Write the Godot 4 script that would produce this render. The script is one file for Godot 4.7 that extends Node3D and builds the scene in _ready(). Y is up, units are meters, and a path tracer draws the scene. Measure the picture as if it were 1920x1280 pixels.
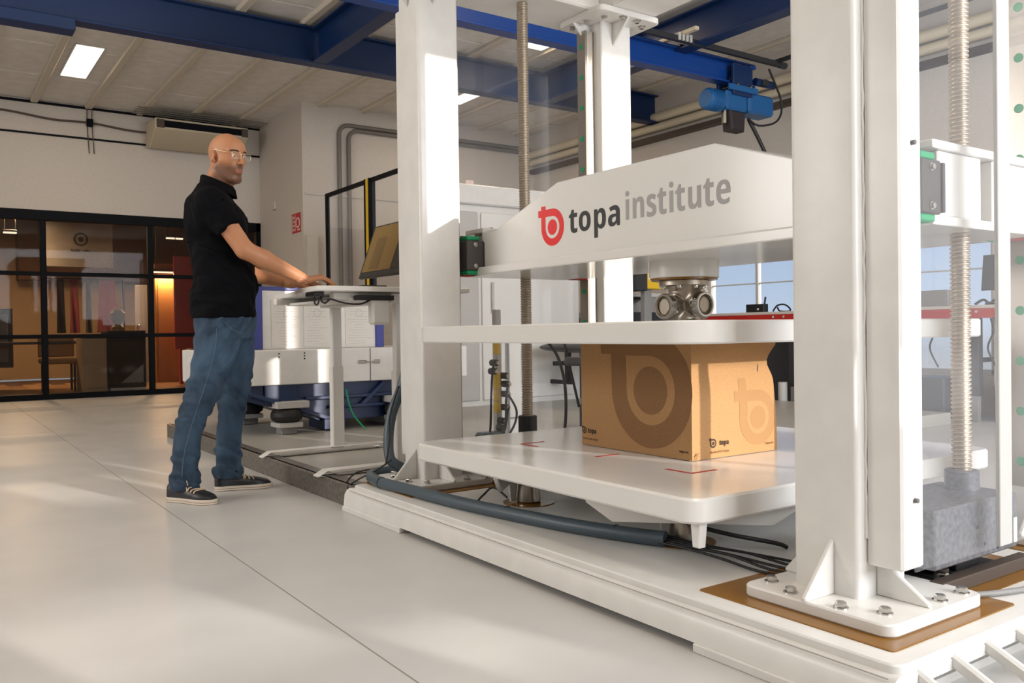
extends Node3D
# A testing hall: white four-column compression tester with a carton, a man at a standing desk, crane and glass office.

# ---------------------------------------------------------------- mesh builder
class MB:
	var v := PackedVector3Array()
	var n := PackedVector3Array()
	var uv := PackedVector2Array()
	var c := PackedColorArray()
	func tri(a: Vector3, b: Vector3, d: Vector3) -> void:
		var nn := (b - a).cross(d - a)
		if nn.length_squared() < 1e-16:
			return
		nn = nn.normalized()
		v.append_array([a, d, b]); n.append_array([nn, nn, nn])
	func trin(a: Vector3, b: Vector3, d: Vector3, na: Vector3, nb: Vector3, nd: Vector3) -> void:
		v.append_array([a, d, b]); n.append_array([na, nd, nb])
	func quad(a: Vector3, b: Vector3, d: Vector3, e: Vector3) -> void:
		tri(a, b, d); tri(a, d, e)
	func quadn(a: Vector3, b: Vector3, d: Vector3, e: Vector3, na: Vector3, nb: Vector3, nd: Vector3, ne: Vector3) -> void:
		trin(a, b, d, na, nb, nd); trin(a, d, e, na, nd, ne)
	func box(ctr: Vector3, s: Vector3, bev := 0.003, q := Basis.IDENTITY) -> void:
		var h := s * 0.5
		bev = minf(bev, minf(h.x, minf(h.y, h.z)) * 0.6)
		for ax in 3:
			for sg in [-1.0, 1.0]:
				var u := (ax + 1) % 3
				var w := (ax + 2) % 3
				var p := []
				for k in [[-1, -1], [1, -1], [1, 1], [-1, 1]]:
					var t := Vector3.ZERO
					t[ax] = sg * h[ax]; t[u] = k[0] * (h[u] - bev); t[w] = k[1] * (h[w] - bev)
					p.append(ctr + q * t)
				if sg > 0: quad(p[0], p[1], p[2], p[3])
				else: quad(p[3], p[2], p[1], p[0])
		if bev <= 0.0:
			return
		for ax in 3:
			var u := (ax + 1) % 3
			var w := (ax + 2) % 3
			for su in [-1.0, 1.0]:
				for sw in [-1.0, 1.0]:
					var p := []
					for e in [[-1.0, 0], [1.0, 0], [1.0, 1], [-1.0, 1]]:
						var t := Vector3.ZERO
						t[ax] = e[0] * (h[ax] - bev)
						t[u] = su * (h[u] - (bev if e[1] == 1 else 0.0))
						t[w] = sw * (h[w] - (0.0 if e[1] == 1 else bev))
						p.append(ctr + q * t)
					if su * sw > 0: quad(p[3], p[2], p[1], p[0])
					else: quad(p[0], p[1], p[2], p[3])
		for sx in [-1.0, 1.0]:
			for sy in [-1.0, 1.0]:
				for sz in [-1.0, 1.0]:
					var a := ctr + q * Vector3(sx * h.x, sy * (h.y - bev), sz * (h.z - bev))
					var b := ctr + q * Vector3(sx * (h.x - bev), sy * h.y, sz * (h.z - bev))
					var d := ctr + q * Vector3(sx * (h.x - bev), sy * (h.y - bev), sz * h.z)
					if sx * sy * sz > 0: tri(a, b, d)
					else: tri(a, d, b)
	func span(a: Vector3, b: Vector3, bev := 0.003) -> void:
		var lo := Vector3(minf(a.x, b.x), minf(a.y, b.y), minf(a.z, b.z))
		var hi := Vector3(maxf(a.x, b.x), maxf(a.y, b.y), maxf(a.z, b.z))
		box((lo + hi) * 0.5, hi - lo, bev)
	func bar(a: Vector3, b: Vector3, w: float, h: float, bev := 0.002, up := Vector3.UP) -> void:
		var y := (b - a).normalized()
		var x := up.cross(y)
		if x.length() < 0.01: x = Vector3.RIGHT.cross(y)
		x = x.normalized()
		box((a + b) * 0.5, Vector3(w, (b - a).length(), h), bev, Basis(x, y, x.cross(y)))
	static func frame(d: Vector3) -> Basis:
		var y := d.normalized()
		var x := y.cross(Vector3.UP if absf(y.y) < 0.95 else Vector3.RIGHT).normalized()
		return Basis(x, y, x.cross(y))
	# profile: Vector2(radius, height along axis)
	func lathe(o: Vector3, axis: Vector3, prof: Array, sides := 24, flat := false) -> void:
		var q := frame(axis)
		for i in prof.size() - 1:
			var p0: Vector2 = prof[i]
			var p1: Vector2 = prof[i + 1]
			var dn := Vector2(p1.y - p0.y, p0.x - p1.x).normalized()
			for k in sides:
				var t0 := TAU * k / sides
				var t1 := TAU * (k + 1) / sides
				var e0 := Vector3(cos(t0), 0, -sin(t0))
				var e1 := Vector3(cos(t1), 0, -sin(t1))
				var a := o + q * (e0 * p0.x + Vector3(0, p0.y, 0))
				var b := o + q * (e1 * p0.x + Vector3(0, p0.y, 0))
				var d := o + q * (e1 * p1.x + Vector3(0, p1.y, 0))
				var e := o + q * (e0 * p1.x + Vector3(0, p1.y, 0))
				if flat:
					quad(a, b, d, e)
				else:
					var n0 := q * (e0 * dn.x + Vector3(0, dn.y, 0))
					var n1 := q * (e1 * dn.x + Vector3(0, dn.y, 0))
					if p0.x > 1e-5: trin(a, b, d, n0, n1, n1)
					if p1.x > 1e-5: trin(a, d, e, n0, n1, n0)
	func cyl(a: Vector3, b: Vector3, r: float, sides := 20, bev := 0.002, r2 := -1.0) -> void:
		if r2 < 0: r2 = r
		var l := (b - a).length()
		bev = minf(bev, minf(l * 0.3, minf(r, r2) * 0.5))
		lathe(a, b - a, [Vector2(0, 0), Vector2(r - bev, 0), Vector2(r, bev), Vector2(r2, l - bev), Vector2(r2 - bev, l), Vector2(0, l)], sides)
	func hexbolt(o: Vector3, axis: Vector3, r: float) -> void:
		lathe(o, axis, [Vector2(r * 1.35, 0), Vector2(r * 1.35, r * 0.22), Vector2(0.0, r * 0.22)], 16)
		lathe(o + axis.normalized() * r * 0.22, axis, [Vector2(r, 0), Vector2(r, r * 0.75), Vector2(r * 0.85, r * 0.9), Vector2(0, r * 0.9)], 6, true)
	func tube(pts: Array, r: float, sides := 8, smooth := 4, caps := true) -> void:
		var ps: Array = pts if smooth <= 1 else MB.spline(pts, smooth)
		var m := ps.size()
		var ref := Vector3.ZERO
		var rings := []
		for i in m:
			var t: Vector3 = (ps[mini(i + 1, m - 1)] - ps[maxi(i - 1, 0)]).normalized()
			if i == 0: ref = frame(t).x
			ref = (ref - t * ref.dot(t)).normalized()
			var w := t.cross(ref)
			var ring := []
			for k in sides:
				var an := TAU * k / sides
				ring.append(ref * cos(an) + w * sin(an))
			rings.append(ring)
		for i in m - 1:
			for k in sides:
				var k2 := (k + 1) % sides
				var a: Vector3 = rings[i][k]
				var b: Vector3 = rings[i][k2]
				var d: Vector3 = rings[i + 1][k2]
				var e: Vector3 = rings[i + 1][k]
				quadn(ps[i] + a * r, ps[i] + b * r, ps[i + 1] + d * r, ps[i + 1] + e * r, a, b, d, e)
		if caps:
			for k in sides:
				var k2 := (k + 1) % sides
				tri(ps[0], ps[0] + rings[0][k2] * r, ps[0] + rings[0][k] * r)
				tri(ps[m - 1], ps[m - 1] + rings[m - 1][k] * r, ps[m - 1] + rings[m - 1][k2] * r)
	static func spline(p: Array, k: int) -> Array:
		var out := []
		for i in p.size() - 1:
			var a: Vector3 = p[maxi(i - 1, 0)]
			var b: Vector3 = p[i]
			var d: Vector3 = p[i + 1]
			var e: Vector3 = p[mini(i + 2, p.size() - 1)]
			for j in k:
				out.append(b.cubic_interpolate(d, a, e, float(j) / k))
		out.append(p[p.size() - 1])
		return out
	# extrude a polygon (x, y of xf) from 0 to depth along xf.z, with bevelled rims and smooth curved sides
	func prism(poly: Array, xf: Transform3D, depth: float, bev := 0.002) -> void:
		var ar := 0.0
		var m := poly.size()
		for i in m:
			ar += poly[i].cross(poly[(i + 1) % m])
		var p := poly.duplicate()
		if ar < 0: p.reverse()
		var en := []
		for i in m:
			var e: Vector2 = (p[(i + 1) % m] - p[i]).normalized()
			en.append(Vector2(e.y, -e.x))
		var ins := PackedVector2Array()
		for i in m:
			var a: Vector2 = en[(i + m - 1) % m]
			var b: Vector2 = en[i]
			var s := (a + b)
			var l := maxf(s.length_squared() * 0.5, 0.3)
			ins.append(p[i] - s / l * bev)
		var q := xf.basis
		for i in m:
			var j := (i + 1) % m
			var na: Vector2 = en[i]
			var nb: Vector2 = en[i]
			var pa: Vector2 = en[(i + m - 1) % m]
			var pb: Vector2 = en[j]
			if pa.dot(en[i]) > 0.75: na = (pa + en[i]).normalized()
			if pb.dot(en[i]) > 0.75: nb = (pb + en[i]).normalized()
			var n0 := q * Vector3(na.x, na.y, 0)
			var n1 := q * Vector3(nb.x, nb.y, 0)
			var a0 := Vector3(p[i].x, p[i].y, bev)
			var b0 := Vector3(p[j].x, p[j].y, bev)
			var a1 := Vector3(p[i].x, p[i].y, depth - bev)
			var b1 := Vector3(p[j].x, p[j].y, depth - bev)
			quadn(xf * a0, xf * b0, xf * b1, xf * a1, n0, n1, n1, n0)
			if bev > 0:
				var zz := q.z.normalized()
				var at := Vector3(ins[i].x, ins[i].y, depth)
				var bt := Vector3(ins[j].x, ins[j].y, depth)
				var ab := Vector3(ins[i].x, ins[i].y, 0)
				var bb := Vector3(ins[j].x, ins[j].y, 0)
				quadn(xf * a1, xf * b1, xf * bt, xf * at, (n0 + zz).normalized(), (n1 + zz).normalized(), (n1 + zz).normalized(), (n0 + zz).normalized())
				quadn(xf * ab, xf * bb, xf * b0, xf * a0, (n0 - zz).normalized(), (n1 - zz).normalized(), (n1 - zz).normalized(), (n0 - zz).normalized())
		var ix := Geometry2D.triangulate_polygon(ins)
		for t in range(0, ix.size(), 3):
			var a := ins[ix[t]]
			var b := ins[ix[t + 1]]
			var d := ins[ix[t + 2]]
			if (b - a).cross(d - a) < 0:
				var e := b
				b = d; d = e
			tri(xf * Vector3(a.x, a.y, depth), xf * Vector3(b.x, b.y, depth), xf * Vector3(d.x, d.y, depth))
			tri(xf * Vector3(a.x, a.y, 0), xf * Vector3(d.x, d.y, 0), xf * Vector3(b.x, b.y, 0))
	func grid(g: Array, closed_u := false, flip := false) -> void:   # rows of points, smooth
		var R := g.size()
		var K: int = g[0].size()
		var nr := []
		for i in R:
			var row := []
			for k in K:
				var ku := (k + 1) % K if closed_u else mini(k + 1, K - 1)
				var kd := (k + K - 1) % K if closed_u else maxi(k - 1, 0)
				var du: Vector3 = g[i][ku] - g[i][kd]
				var dv: Vector3 = g[mini(i + 1, R - 1)][k] - g[maxi(i - 1, 0)][k]
				var nn := du.cross(dv)
				nn = nn.normalized() if nn.length_squared() > 1e-18 else Vector3.UP
				row.append(-nn if flip else nn)
			nr.append(row)
		for i in R - 1:
			for k in (K if closed_u else K - 1):
				var k2 := (k + 1) % K
				if flip: quadn(g[i][k], g[i + 1][k], g[i + 1][k2], g[i][k2], nr[i][k], nr[i + 1][k], nr[i + 1][k2], nr[i][k2])
				else: quadn(g[i][k], g[i][k2], g[i + 1][k2], g[i + 1][k], nr[i][k], nr[i][k2], nr[i + 1][k2], nr[i + 1][k])
	func ball(o: Vector3, r: Vector3, q := Basis.IDENTITY, rings := 12, sides := 18) -> void:
		var g := []
		for i in rings + 1:
			var th := PI * i / rings
			var row := []
			for k in sides:
				var ph := TAU * k / sides
				row.append(o + q * (Vector3(sin(th) * cos(ph), -cos(th), -sin(th) * sin(ph)) * r))
			g.append(row)
		grid(g, true)
	func joined(m: MB) -> MB:
		add(m)
		return self
	func add(m: MB) -> void:
		v.append_array(m.v); n.append_array(m.n); c.append_array(m.c); uv.append_array(m.uv)

static func rrect(x0: float, x1: float, y0: float, y1: float, r: float, seg := 6) -> Array:
	var out := []
	for k in [[x1 - r, y1 - r, 0.0], [x0 + r, y1 - r, 0.5], [x0 + r, y0 + r, 1.0], [x1 - r, y0 + r, 1.5]]:
		for i in seg + 1:
			var a: float = PI * (k[2] + 0.5 * i / seg)
			out.append(Vector2(k[0] + r * cos(a), k[1] + r * sin(a)))
	return out
# extrusion frames: polygon (x, z) raised along +y;  polygon (x, y) deepened along -z from z;  polygon (z, y) along +x from x
static func UP_(y: float) -> Transform3D: return Transform3D(Basis(Vector3(1, 0, 0), Vector3(0, 0, -1), Vector3(0, 1, 0)), Vector3(0, y, 0))
static func NZ_(z: float) -> Transform3D: return Transform3D(Basis(Vector3(-1, 0, 0), Vector3(0, 1, 0), Vector3(0, 0, -1)), Vector3(0, 0, z))
static func PX_(x: float) -> Transform3D: return Transform3D(Basis(Vector3(0, 0, -1), Vector3(0, 1, 0), Vector3(1, 0, 0)), Vector3(x, 0, 0))
static func fl(poly: Array, sx := 1.0, sy := 1.0) -> Array:
	var out := []
	for p in poly: out.append(Vector2(p.x * sx, p.y * sy))
	return out
static func plan(poly: Array) -> Array: return fl(poly, 1, -1)     # for UP_: give (x, z)
static func elev(poly: Array) -> Array: return fl(poly, -1, 1)     # for NZ_: give (x, y);  for PX_: give (z, y)

# ---------------------------------------------------------------- implicit shapes for the body
class Field:
	var lo: Vector3
	var s: float
	var nx: int
	var ny: int
	var nz: int
	var d := PackedFloat32Array()
	func _init(a: Vector3, b: Vector3, cell: float) -> void:
		lo = a; s = cell
		nx = int(ceil((b.x - a.x) / s)) + 1; ny = int(ceil((b.y - a.y) / s)) + 1; nz = int(ceil((b.z - a.z) / s)) + 1
		d.resize(nx * ny * nz); d.fill(1.0)
	func rng(a: Vector3, b: Vector3) -> Array:
		var p := ((a - lo) / s).floor()
		var q := ((b - lo) / s).ceil()
		return [clampi(int(p.x), 0, nx - 1), clampi(int(q.x), 0, nx - 1), clampi(int(p.y), 0, ny - 1), clampi(int(q.y), 0, ny - 1), clampi(int(p.z), 0, nz - 1), clampi(int(q.z), 0, nz - 1)]
	func cap(a: Vector3, b: Vector3, ra: float, rb: float, k := 0.01, ax := Vector3.ZERO, sf := 1.0) -> void:
		var m := maxf(ra, rb) * maxf(sf, 1.0) + k + s * 2.5
		var r := rng(Vector3(minf(a.x, b.x), minf(a.y, b.y), minf(a.z, b.z)) - Vector3.ONE * m, Vector3(maxf(a.x, b.x), maxf(a.y, b.y), maxf(a.z, b.z)) + Vector3.ONE * m)
		var ab := b - a
		var il := 1.0 / maxf(ab.length_squared(), 1e-9)
		var g := 1.0 - 1.0 / sf
		for z in range(r[4], r[5] + 1):
			for y in range(r[2], r[3] + 1):
				var i: int = (z * ny + y) * nx + r[0]
				var p := lo + Vector3(r[0], y, z) * s - a
				for x in range(r[0], r[1] + 1):
					var t := clampf(p.dot(ab) * il, 0.0, 1.0)
					var w := p - ab * t
					if g != 0.0: w -= ax * (w.dot(ax) * g)
					var e := w.length() - (ra + (rb - ra) * t)
					var o := d[i]
					var h := k - absf(o - e)
					d[i] = minf(o, e) - (h * h * 0.25 / k if h > 0.0 else 0.0)
					i += 1
					p.x += s
	func ell(c: Vector3, rr: Vector3, k := 0.01, q := Basis.IDENTITY, cut := false) -> void:
		var m := maxf(rr.x, maxf(rr.y, rr.z)) + k + s * 2.5
		var r := rng(c - Vector3.ONE * m, c + Vector3.ONE * m)
		var inv := q.transposed()
		var ir := Vector3(1.0 / rr.x, 1.0 / rr.y, 1.0 / rr.z)
		var ir2 := ir * ir
		var mr := minf(rr.x, minf(rr.y, rr.z))
		for z in range(r[4], r[5] + 1):
			for y in range(r[2], r[3] + 1):
				var i: int = (z * ny + y) * nx + r[0]
				for x in range(r[0], r[1] + 1):
					var p := inv * (lo + Vector3(x, y, z) * s - c)
					var k0 := (p * ir).length()
					var k1 := (p * ir2).length()
					var e := k0 * (k0 - 1.0) / k1 if k1 > 1e-6 else -mr
					var o := d[i]
					if cut:
						var h := k - absf(o + e)
						d[i] = maxf(o, -e) + (h * h * 0.25 / k if h > 0.0 else 0.0)
					else:
						var h := k - absf(o - e)
						d[i] = minf(o, e) - (h * h * 0.25 / k if h > 0.0 else 0.0)
					i += 1
	func stub(a: Vector3, b: Vector3, ra: float, rb: float, k := 0.01) -> void:      # a cone with a flat end at b
		var m := maxf(ra, rb) + k + s * 2.5
		var r := rng(Vector3(minf(a.x, b.x), minf(a.y, b.y), minf(a.z, b.z)) - Vector3.ONE * m, Vector3(maxf(a.x, b.x), maxf(a.y, b.y), maxf(a.z, b.z)) + Vector3.ONE * m)
		var L := (b - a).length()
		var u := (b - a) / L
		for z in range(r[4], r[5] + 1):
			for y in range(r[2], r[3] + 1):
				var i: int = (z * ny + y) * nx + r[0]
				for x in range(r[0], r[1] + 1):
					var p := lo + Vector3(x, y, z) * s - a
					var t := p.dot(u)
					var e := (p - u * maxf(t, 0.0)).length() - lerpf(ra, rb, clampf(t / L, 0.0, 1.3))
					e = maxf(e, t - L)
					var o := d[i]
					var h := k - absf(o - e)
					d[i] = minf(o, e) - (h * h * 0.25 / k if h > 0.0 else 0.0)
					i += 1
	func at(p: Vector3) -> float:
		var q := (p - lo) / s
		var b := q.floor()
		if b.x < 0 or b.y < 0 or b.z < 0 or b.x >= nx - 1 or b.y >= ny - 1 or b.z >= nz - 1: return 1.0
		var f := q - b
		var i := (int(b.z) * ny + int(b.y)) * nx + int(b.x)
		var j := i + nx * ny
		return lerpf(lerpf(lerpf(d[i], d[i + 1], f.x), lerpf(d[i + nx], d[i + nx + 1], f.x), f.y), lerpf(lerpf(d[j], d[j + 1], f.x), lerpf(d[j + nx], d[j + nx + 1], f.x), f.y), f.z)
	func hit(p: Vector3, dir: Vector3, most := 0.3) -> Vector3:     # first surface point from outside
		var t := 0.0
		while t < most:
			if at(p + dir * t) < 0.0: return p + dir * t
			t += 0.001
		return p
	# rows: [y, cx, cz, half depth along x, half width along z], rising y
	func stack(rows: Array, k := 0.01, pw := 2.0) -> void:
		var y0: float = rows[0][0]
		var y1: float = rows[rows.size() - 1][0]
		var mi := Vector3(9, y0, 9)
		var ma := Vector3(-9, y1, -9)
		for w in rows:
			mi.x = minf(mi.x, w[1] - w[3]); ma.x = maxf(ma.x, w[1] + w[3])
			mi.z = minf(mi.z, w[2] - w[4]); ma.z = maxf(ma.z, w[2] + w[4])
		var g := Vector3.ONE * (k + s * 2.5)
		var r := rng(mi - g, ma + g)
		for y in range(r[2], r[3] + 1):
			var yy := lo.y + y * s
			var j := 0
			while j < rows.size() - 2 and yy > rows[j + 1][0]: j += 1
			var A: Array = rows[maxi(j - 1, 0)]
			var B: Array = rows[j]
			var C: Array = rows[j + 1]
			var D: Array = rows[mini(j + 2, rows.size() - 1)]
			var t := clampf((yy - B[0]) / (C[0] - B[0]), 0.0, 1.0)
			var f := []
			for u in range(1, 5): f.append(cubic_interpolate(B[u], C[u], A[u], D[u], t))
			var cx: float = f[0]
			var cz: float = f[1]
			var ia: float = 1.0 / f[2]
			var ib: float = 1.0 / f[3]
			var mr: float = minf(f[2], f[3])
			var yo := maxf(y0 - yy, yy - y1)
			for z in range(r[4], r[5] + 1):
				var i: int = (z * ny + y) * nx + r[0]
				var pz: float = absf((lo.z + z * s - cz) * ib)
				var px: float = (lo.x + r[0] * s - cx) * ia
				for x in range(r[0], r[1] + 1):
					var q := sqrt(px * px + pz * pz) if pw == 2.0 else pow(pow(absf(px), pw) + pow(pz, pw), 1.0 / pw)
					var e := (q - 1.0) * mr
					e = maxf(e, yo)
					var o := d[i]
					var h := k - absf(o - e)
					d[i] = minf(o, e) - (h * h * 0.25 / k if h > 0.0 else 0.0)
					i += 1
					px += s * ia
	func plane(c: Vector3, nrm: Vector3, keep_from := -1e9) -> void:   # removes what lies beyond the plane
		var i := 0
		for z in nz:
			for y in ny:
				var p := lo + Vector3(0, y, z) * s - c
				for x in nx:
					d[i] = maxf(d[i], p.dot(nrm))
					p.x += s
					i += 1
	func ripple(ns: FastNoiseLite, amp: float, st: Vector3, y0 := -9.0, y1 := 9.0, shear := 0.0) -> void:
		var i := 0
		for z in nz:
			for y in ny:
				var yy := lo.y + y * s
				var f := clampf((yy - y0) / 0.05, 0, 1) * clampf((y1 - yy) / 0.05, 0, 1)
				if f > 0.0:
					for x in nx:
						if absf(d[i]) < 0.03:
							var p := lo + Vector3(x, y, z) * s
							p.y += (p.x - p.z) * shear
							d[i] += amp * f * ns.get_noise_3dv(p * st)
						i += 1
				else:
					i += nx
	func mesh(col = null) -> MB:
		var out := MB.new()
		var id := PackedInt32Array()
		id.resize(nx * ny * nz); id.fill(-1)
		var P := PackedVector3Array()
		var N := PackedVector3Array()
		var sy := nx
		var sz := nx * ny
		var off := [0, 1, sy, sy + 1, sz, sz + 1, sz + sy, sz + sy + 1]
		var ed := [[0, 1], [2, 3], [4, 5], [6, 7], [0, 2], [1, 3], [4, 6], [5, 7], [0, 4], [1, 5], [2, 6], [3, 7]]
		var near := s * 2.0
		for z in nz - 1:
			for y in ny - 1:
				var i := z * sz + y * sy
				for x in nx - 1:
					if absf(d[i]) < near:
						var c0 := d[i] < 0.0
						var mixed := false
						for o in range(1, 8):
							if (d[i + off[o]] < 0.0) != c0:
								mixed = true
								break
						if mixed:
							var sum := Vector3.ZERO
							var cnt := 0
							for e in ed:
								var a := d[i + off[e[0]]]
								var b := d[i + off[e[1]]]
								if (a < 0.0) != (b < 0.0):
									var t := a / (a - b)
									var u := Vector3(e[0] & 1, (e[0] >> 1) & 1, e[0] >> 2)
									var w := Vector3(e[1] & 1, (e[1] >> 1) & 1, e[1] >> 2)
									sum += u.lerp(w, t)
									cnt += 1
							var f := sum / cnt
							id[i] = P.size()
							P.append(lo + (Vector3(x, y, z) + f) * s)
							var gx := lerpf(lerpf(d[i + 1] - d[i], d[i + sy + 1] - d[i + sy], f.y), lerpf(d[i + sz + 1] - d[i + sz], d[i + sz + sy + 1] - d[i + sz + sy], f.y), f.z)
							var gy := lerpf(lerpf(d[i + sy] - d[i], d[i + sy + 1] - d[i + 1], f.x), lerpf(d[i + sz + sy] - d[i + sz], d[i + sz + sy + 1] - d[i + sz + 1], f.x), f.z)
							var gz := lerpf(lerpf(d[i + sz] - d[i], d[i + sz + 1] - d[i + 1], f.x), lerpf(d[i + sz + sy] - d[i + sy], d[i + sz + sy + 1] - d[i + sy + 1], f.x), f.y)
							N.append(Vector3(gx, gy, gz).normalized())
					i += 1
		var C := PackedColorArray()
		var has: bool = col != null
		if has:
			for p in P: C.append(col.call(p))
		for z in range(1, nz - 1):
			for y in range(1, ny - 1):
				var i := z * sz + y * sy + 1
				for x in range(1, nx - 1):
					if absf(d[i]) < near:
						var a := d[i] < 0.0
						for ax in 3:
							var st := 1 if ax == 0 else (sy if ax == 1 else sz)
							if (d[i + st] < 0.0) == a: continue
							var u := sy if ax == 0 else (sz if ax == 1 else 1)
							var w := sz if ax == 0 else (1 if ax == 1 else sy)
							var q := [id[i - u - w], id[i - w], id[i], id[i - u]]
							if q[0] < 0 or q[1] < 0 or q[2] < 0 or q[3] < 0: continue
							var o := [0, 1, 2, 0, 2, 3] if a else [0, 2, 1, 0, 3, 2]
							for k in [0, 2, 1, 3, 5, 4]:
								var m: int = q[o[k]]
								out.v.append(P[m]); out.n.append(N[m])
								if has: out.c.append(C[m])
					i += 1
		return out

# ---------------------------------------------------------------- scene kit
var org := {}
var used := {}
func numbered(s: String) -> String:
	var k: int = used.get(s, 0)
	used[s] = k + 1
	return s if k == 0 else "%s_%03d" % [s, k]
func thing(called: String, label: String, cat: String, at := Vector3.ZERO, group := "") -> Node3D:
	var o := Node3D.new()
	o.name = numbered(called)
	add_child(o, true)
	o.position = at
	org[o] = at
	tag(o, label, cat, group)
	return o
func tag(o: Node3D, label: String, cat: String, group := "", kind := "") -> Node3D:
	if label: o.set_meta("label", label)
	if cat: o.set_meta("category", cat)
	if group: o.set_meta("group", group)
	if kind: o.set_meta("kind", kind)
	return o
func amesh(m: MB, o: Vector3) -> ArrayMesh:
	var a := []
	a.resize(Mesh.ARRAY_MAX)
	var vv := m.v.duplicate()
	if o != Vector3.ZERO:
		for i in vv.size(): vv[i] -= o
	a[Mesh.ARRAY_VERTEX] = vv
	a[Mesh.ARRAY_NORMAL] = m.n
	if m.uv.size() == m.v.size(): a[Mesh.ARRAY_TEX_UV] = m.uv
	if m.c.size() == m.v.size(): a[Mesh.ARRAY_COLOR] = m.c
	var am := ArrayMesh.new()
	am.add_surface_from_arrays(Mesh.PRIMITIVE_TRIANGLES, a)
	return am
func obj(called: String, m: MB, mt: Material, parent: Node3D = null, label := "") -> MeshInstance3D:
	var o := MeshInstance3D.new()
	var bb := AABB(m.v[0], Vector3.ZERO)
	for p in m.v: bb = bb.expand(p)
	var at := bb.position + Vector3(bb.size.x * 0.5, 0, bb.size.z * 0.5)
	o.mesh = amesh(m, at)
	o.material_override = mt
	if parent:
		o.name = called
		parent.add_child(o, true)
		o.position = at - org[parent]
	else:
		o.name = numbered(called)
		add_child(o, true)
		o.position = at
	org[o] = at
	if label: o.set_meta("label", label)
	return o
func struct(called: String, m: MB, mt: Material) -> MeshInstance3D:
	var o := obj(called, m, mt)
	o.set_meta("kind", "structure")
	return o
func bx(a: Vector3, b: Vector3, bev := 0.003) -> MB:
	var m := MB.new()
	m.span(a, b, bev)
	return m
func cy(a: Vector3, b: Vector3, r: float, sides := 20, bev := 0.002, r2 := -1.0) -> MB:
	var m := MB.new()
	m.cyl(a, b, r, sides, bev, r2)
	return m
func tb(pts: Array, r: float, sides := 8, smooth := 4) -> MB:
	var m := MB.new()
	m.tube(pts, r, sides, smooth)
	return m
func pz(poly: Array, xf: Transform3D, depth: float, bev := 0.002) -> MB:
	var m := MB.new()
	m.prism(poly, xf, depth, bev)
	return m
func V(x: float, y: float, z: float) -> Vector3: return Vector3(x, y, z)

# ---------------------------------------------------------------- materials
var M := {}
var ntex := {}
func noise_tex(key: String, freq: float, lo: float, hi: float, oct := 4, seedv := 1) -> NoiseTexture2D:
	if ntex.has(key): return ntex[key]
	var f := FastNoiseLite.new()
	f.seed = seedv; f.frequency = freq; f.fractal_octaves = oct
	var t := NoiseTexture2D.new()
	t.width = 512; t.height = 512; t.seamless = true; t.noise = f
	var g := Gradient.new()
	g.set_color(0, Color(lo, lo, lo)); g.set_color(1, Color(hi, hi, hi))
	t.color_ramp = g
	ntex[key] = t
	return t
func mat(key: String, r: int, g: int, b: int, rough := 0.5, metal := 0.0) -> StandardMaterial3D:
	var m := StandardMaterial3D.new()
	m.resource_name = key
	m.albedo_color = Color8(r, g, b)
	m.roughness = rough; m.metallic = metal
	M[key] = m
	return m
func tri_tex(m: StandardMaterial3D, t: Texture2D, scale: float, world := false) -> void:
	m.uv1_triplanar = true
	m.uv1_world_triplanar = world
	m.uv1_scale = Vector3.ONE * scale
	if t: m.albedo_texture = t
func glow(key: String, r: int, g: int, b: int, e: float) -> StandardMaterial3D:
	var m := mat(key, r, g, b, 0.6)
	m.emission_enabled = true
	m.emission = Color8(r, g, b)
	m.emission_energy_multiplier = e
	return m
func glass(key: String, r: int, g: int, b: int, a: float, rough := 0.02) -> StandardMaterial3D:
	var m := mat(key, r, g, b, rough)
	m.albedo_color.a = a
	m.transparency = BaseMaterial3D.TRANSPARENCY_ALPHA
	return m
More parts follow.
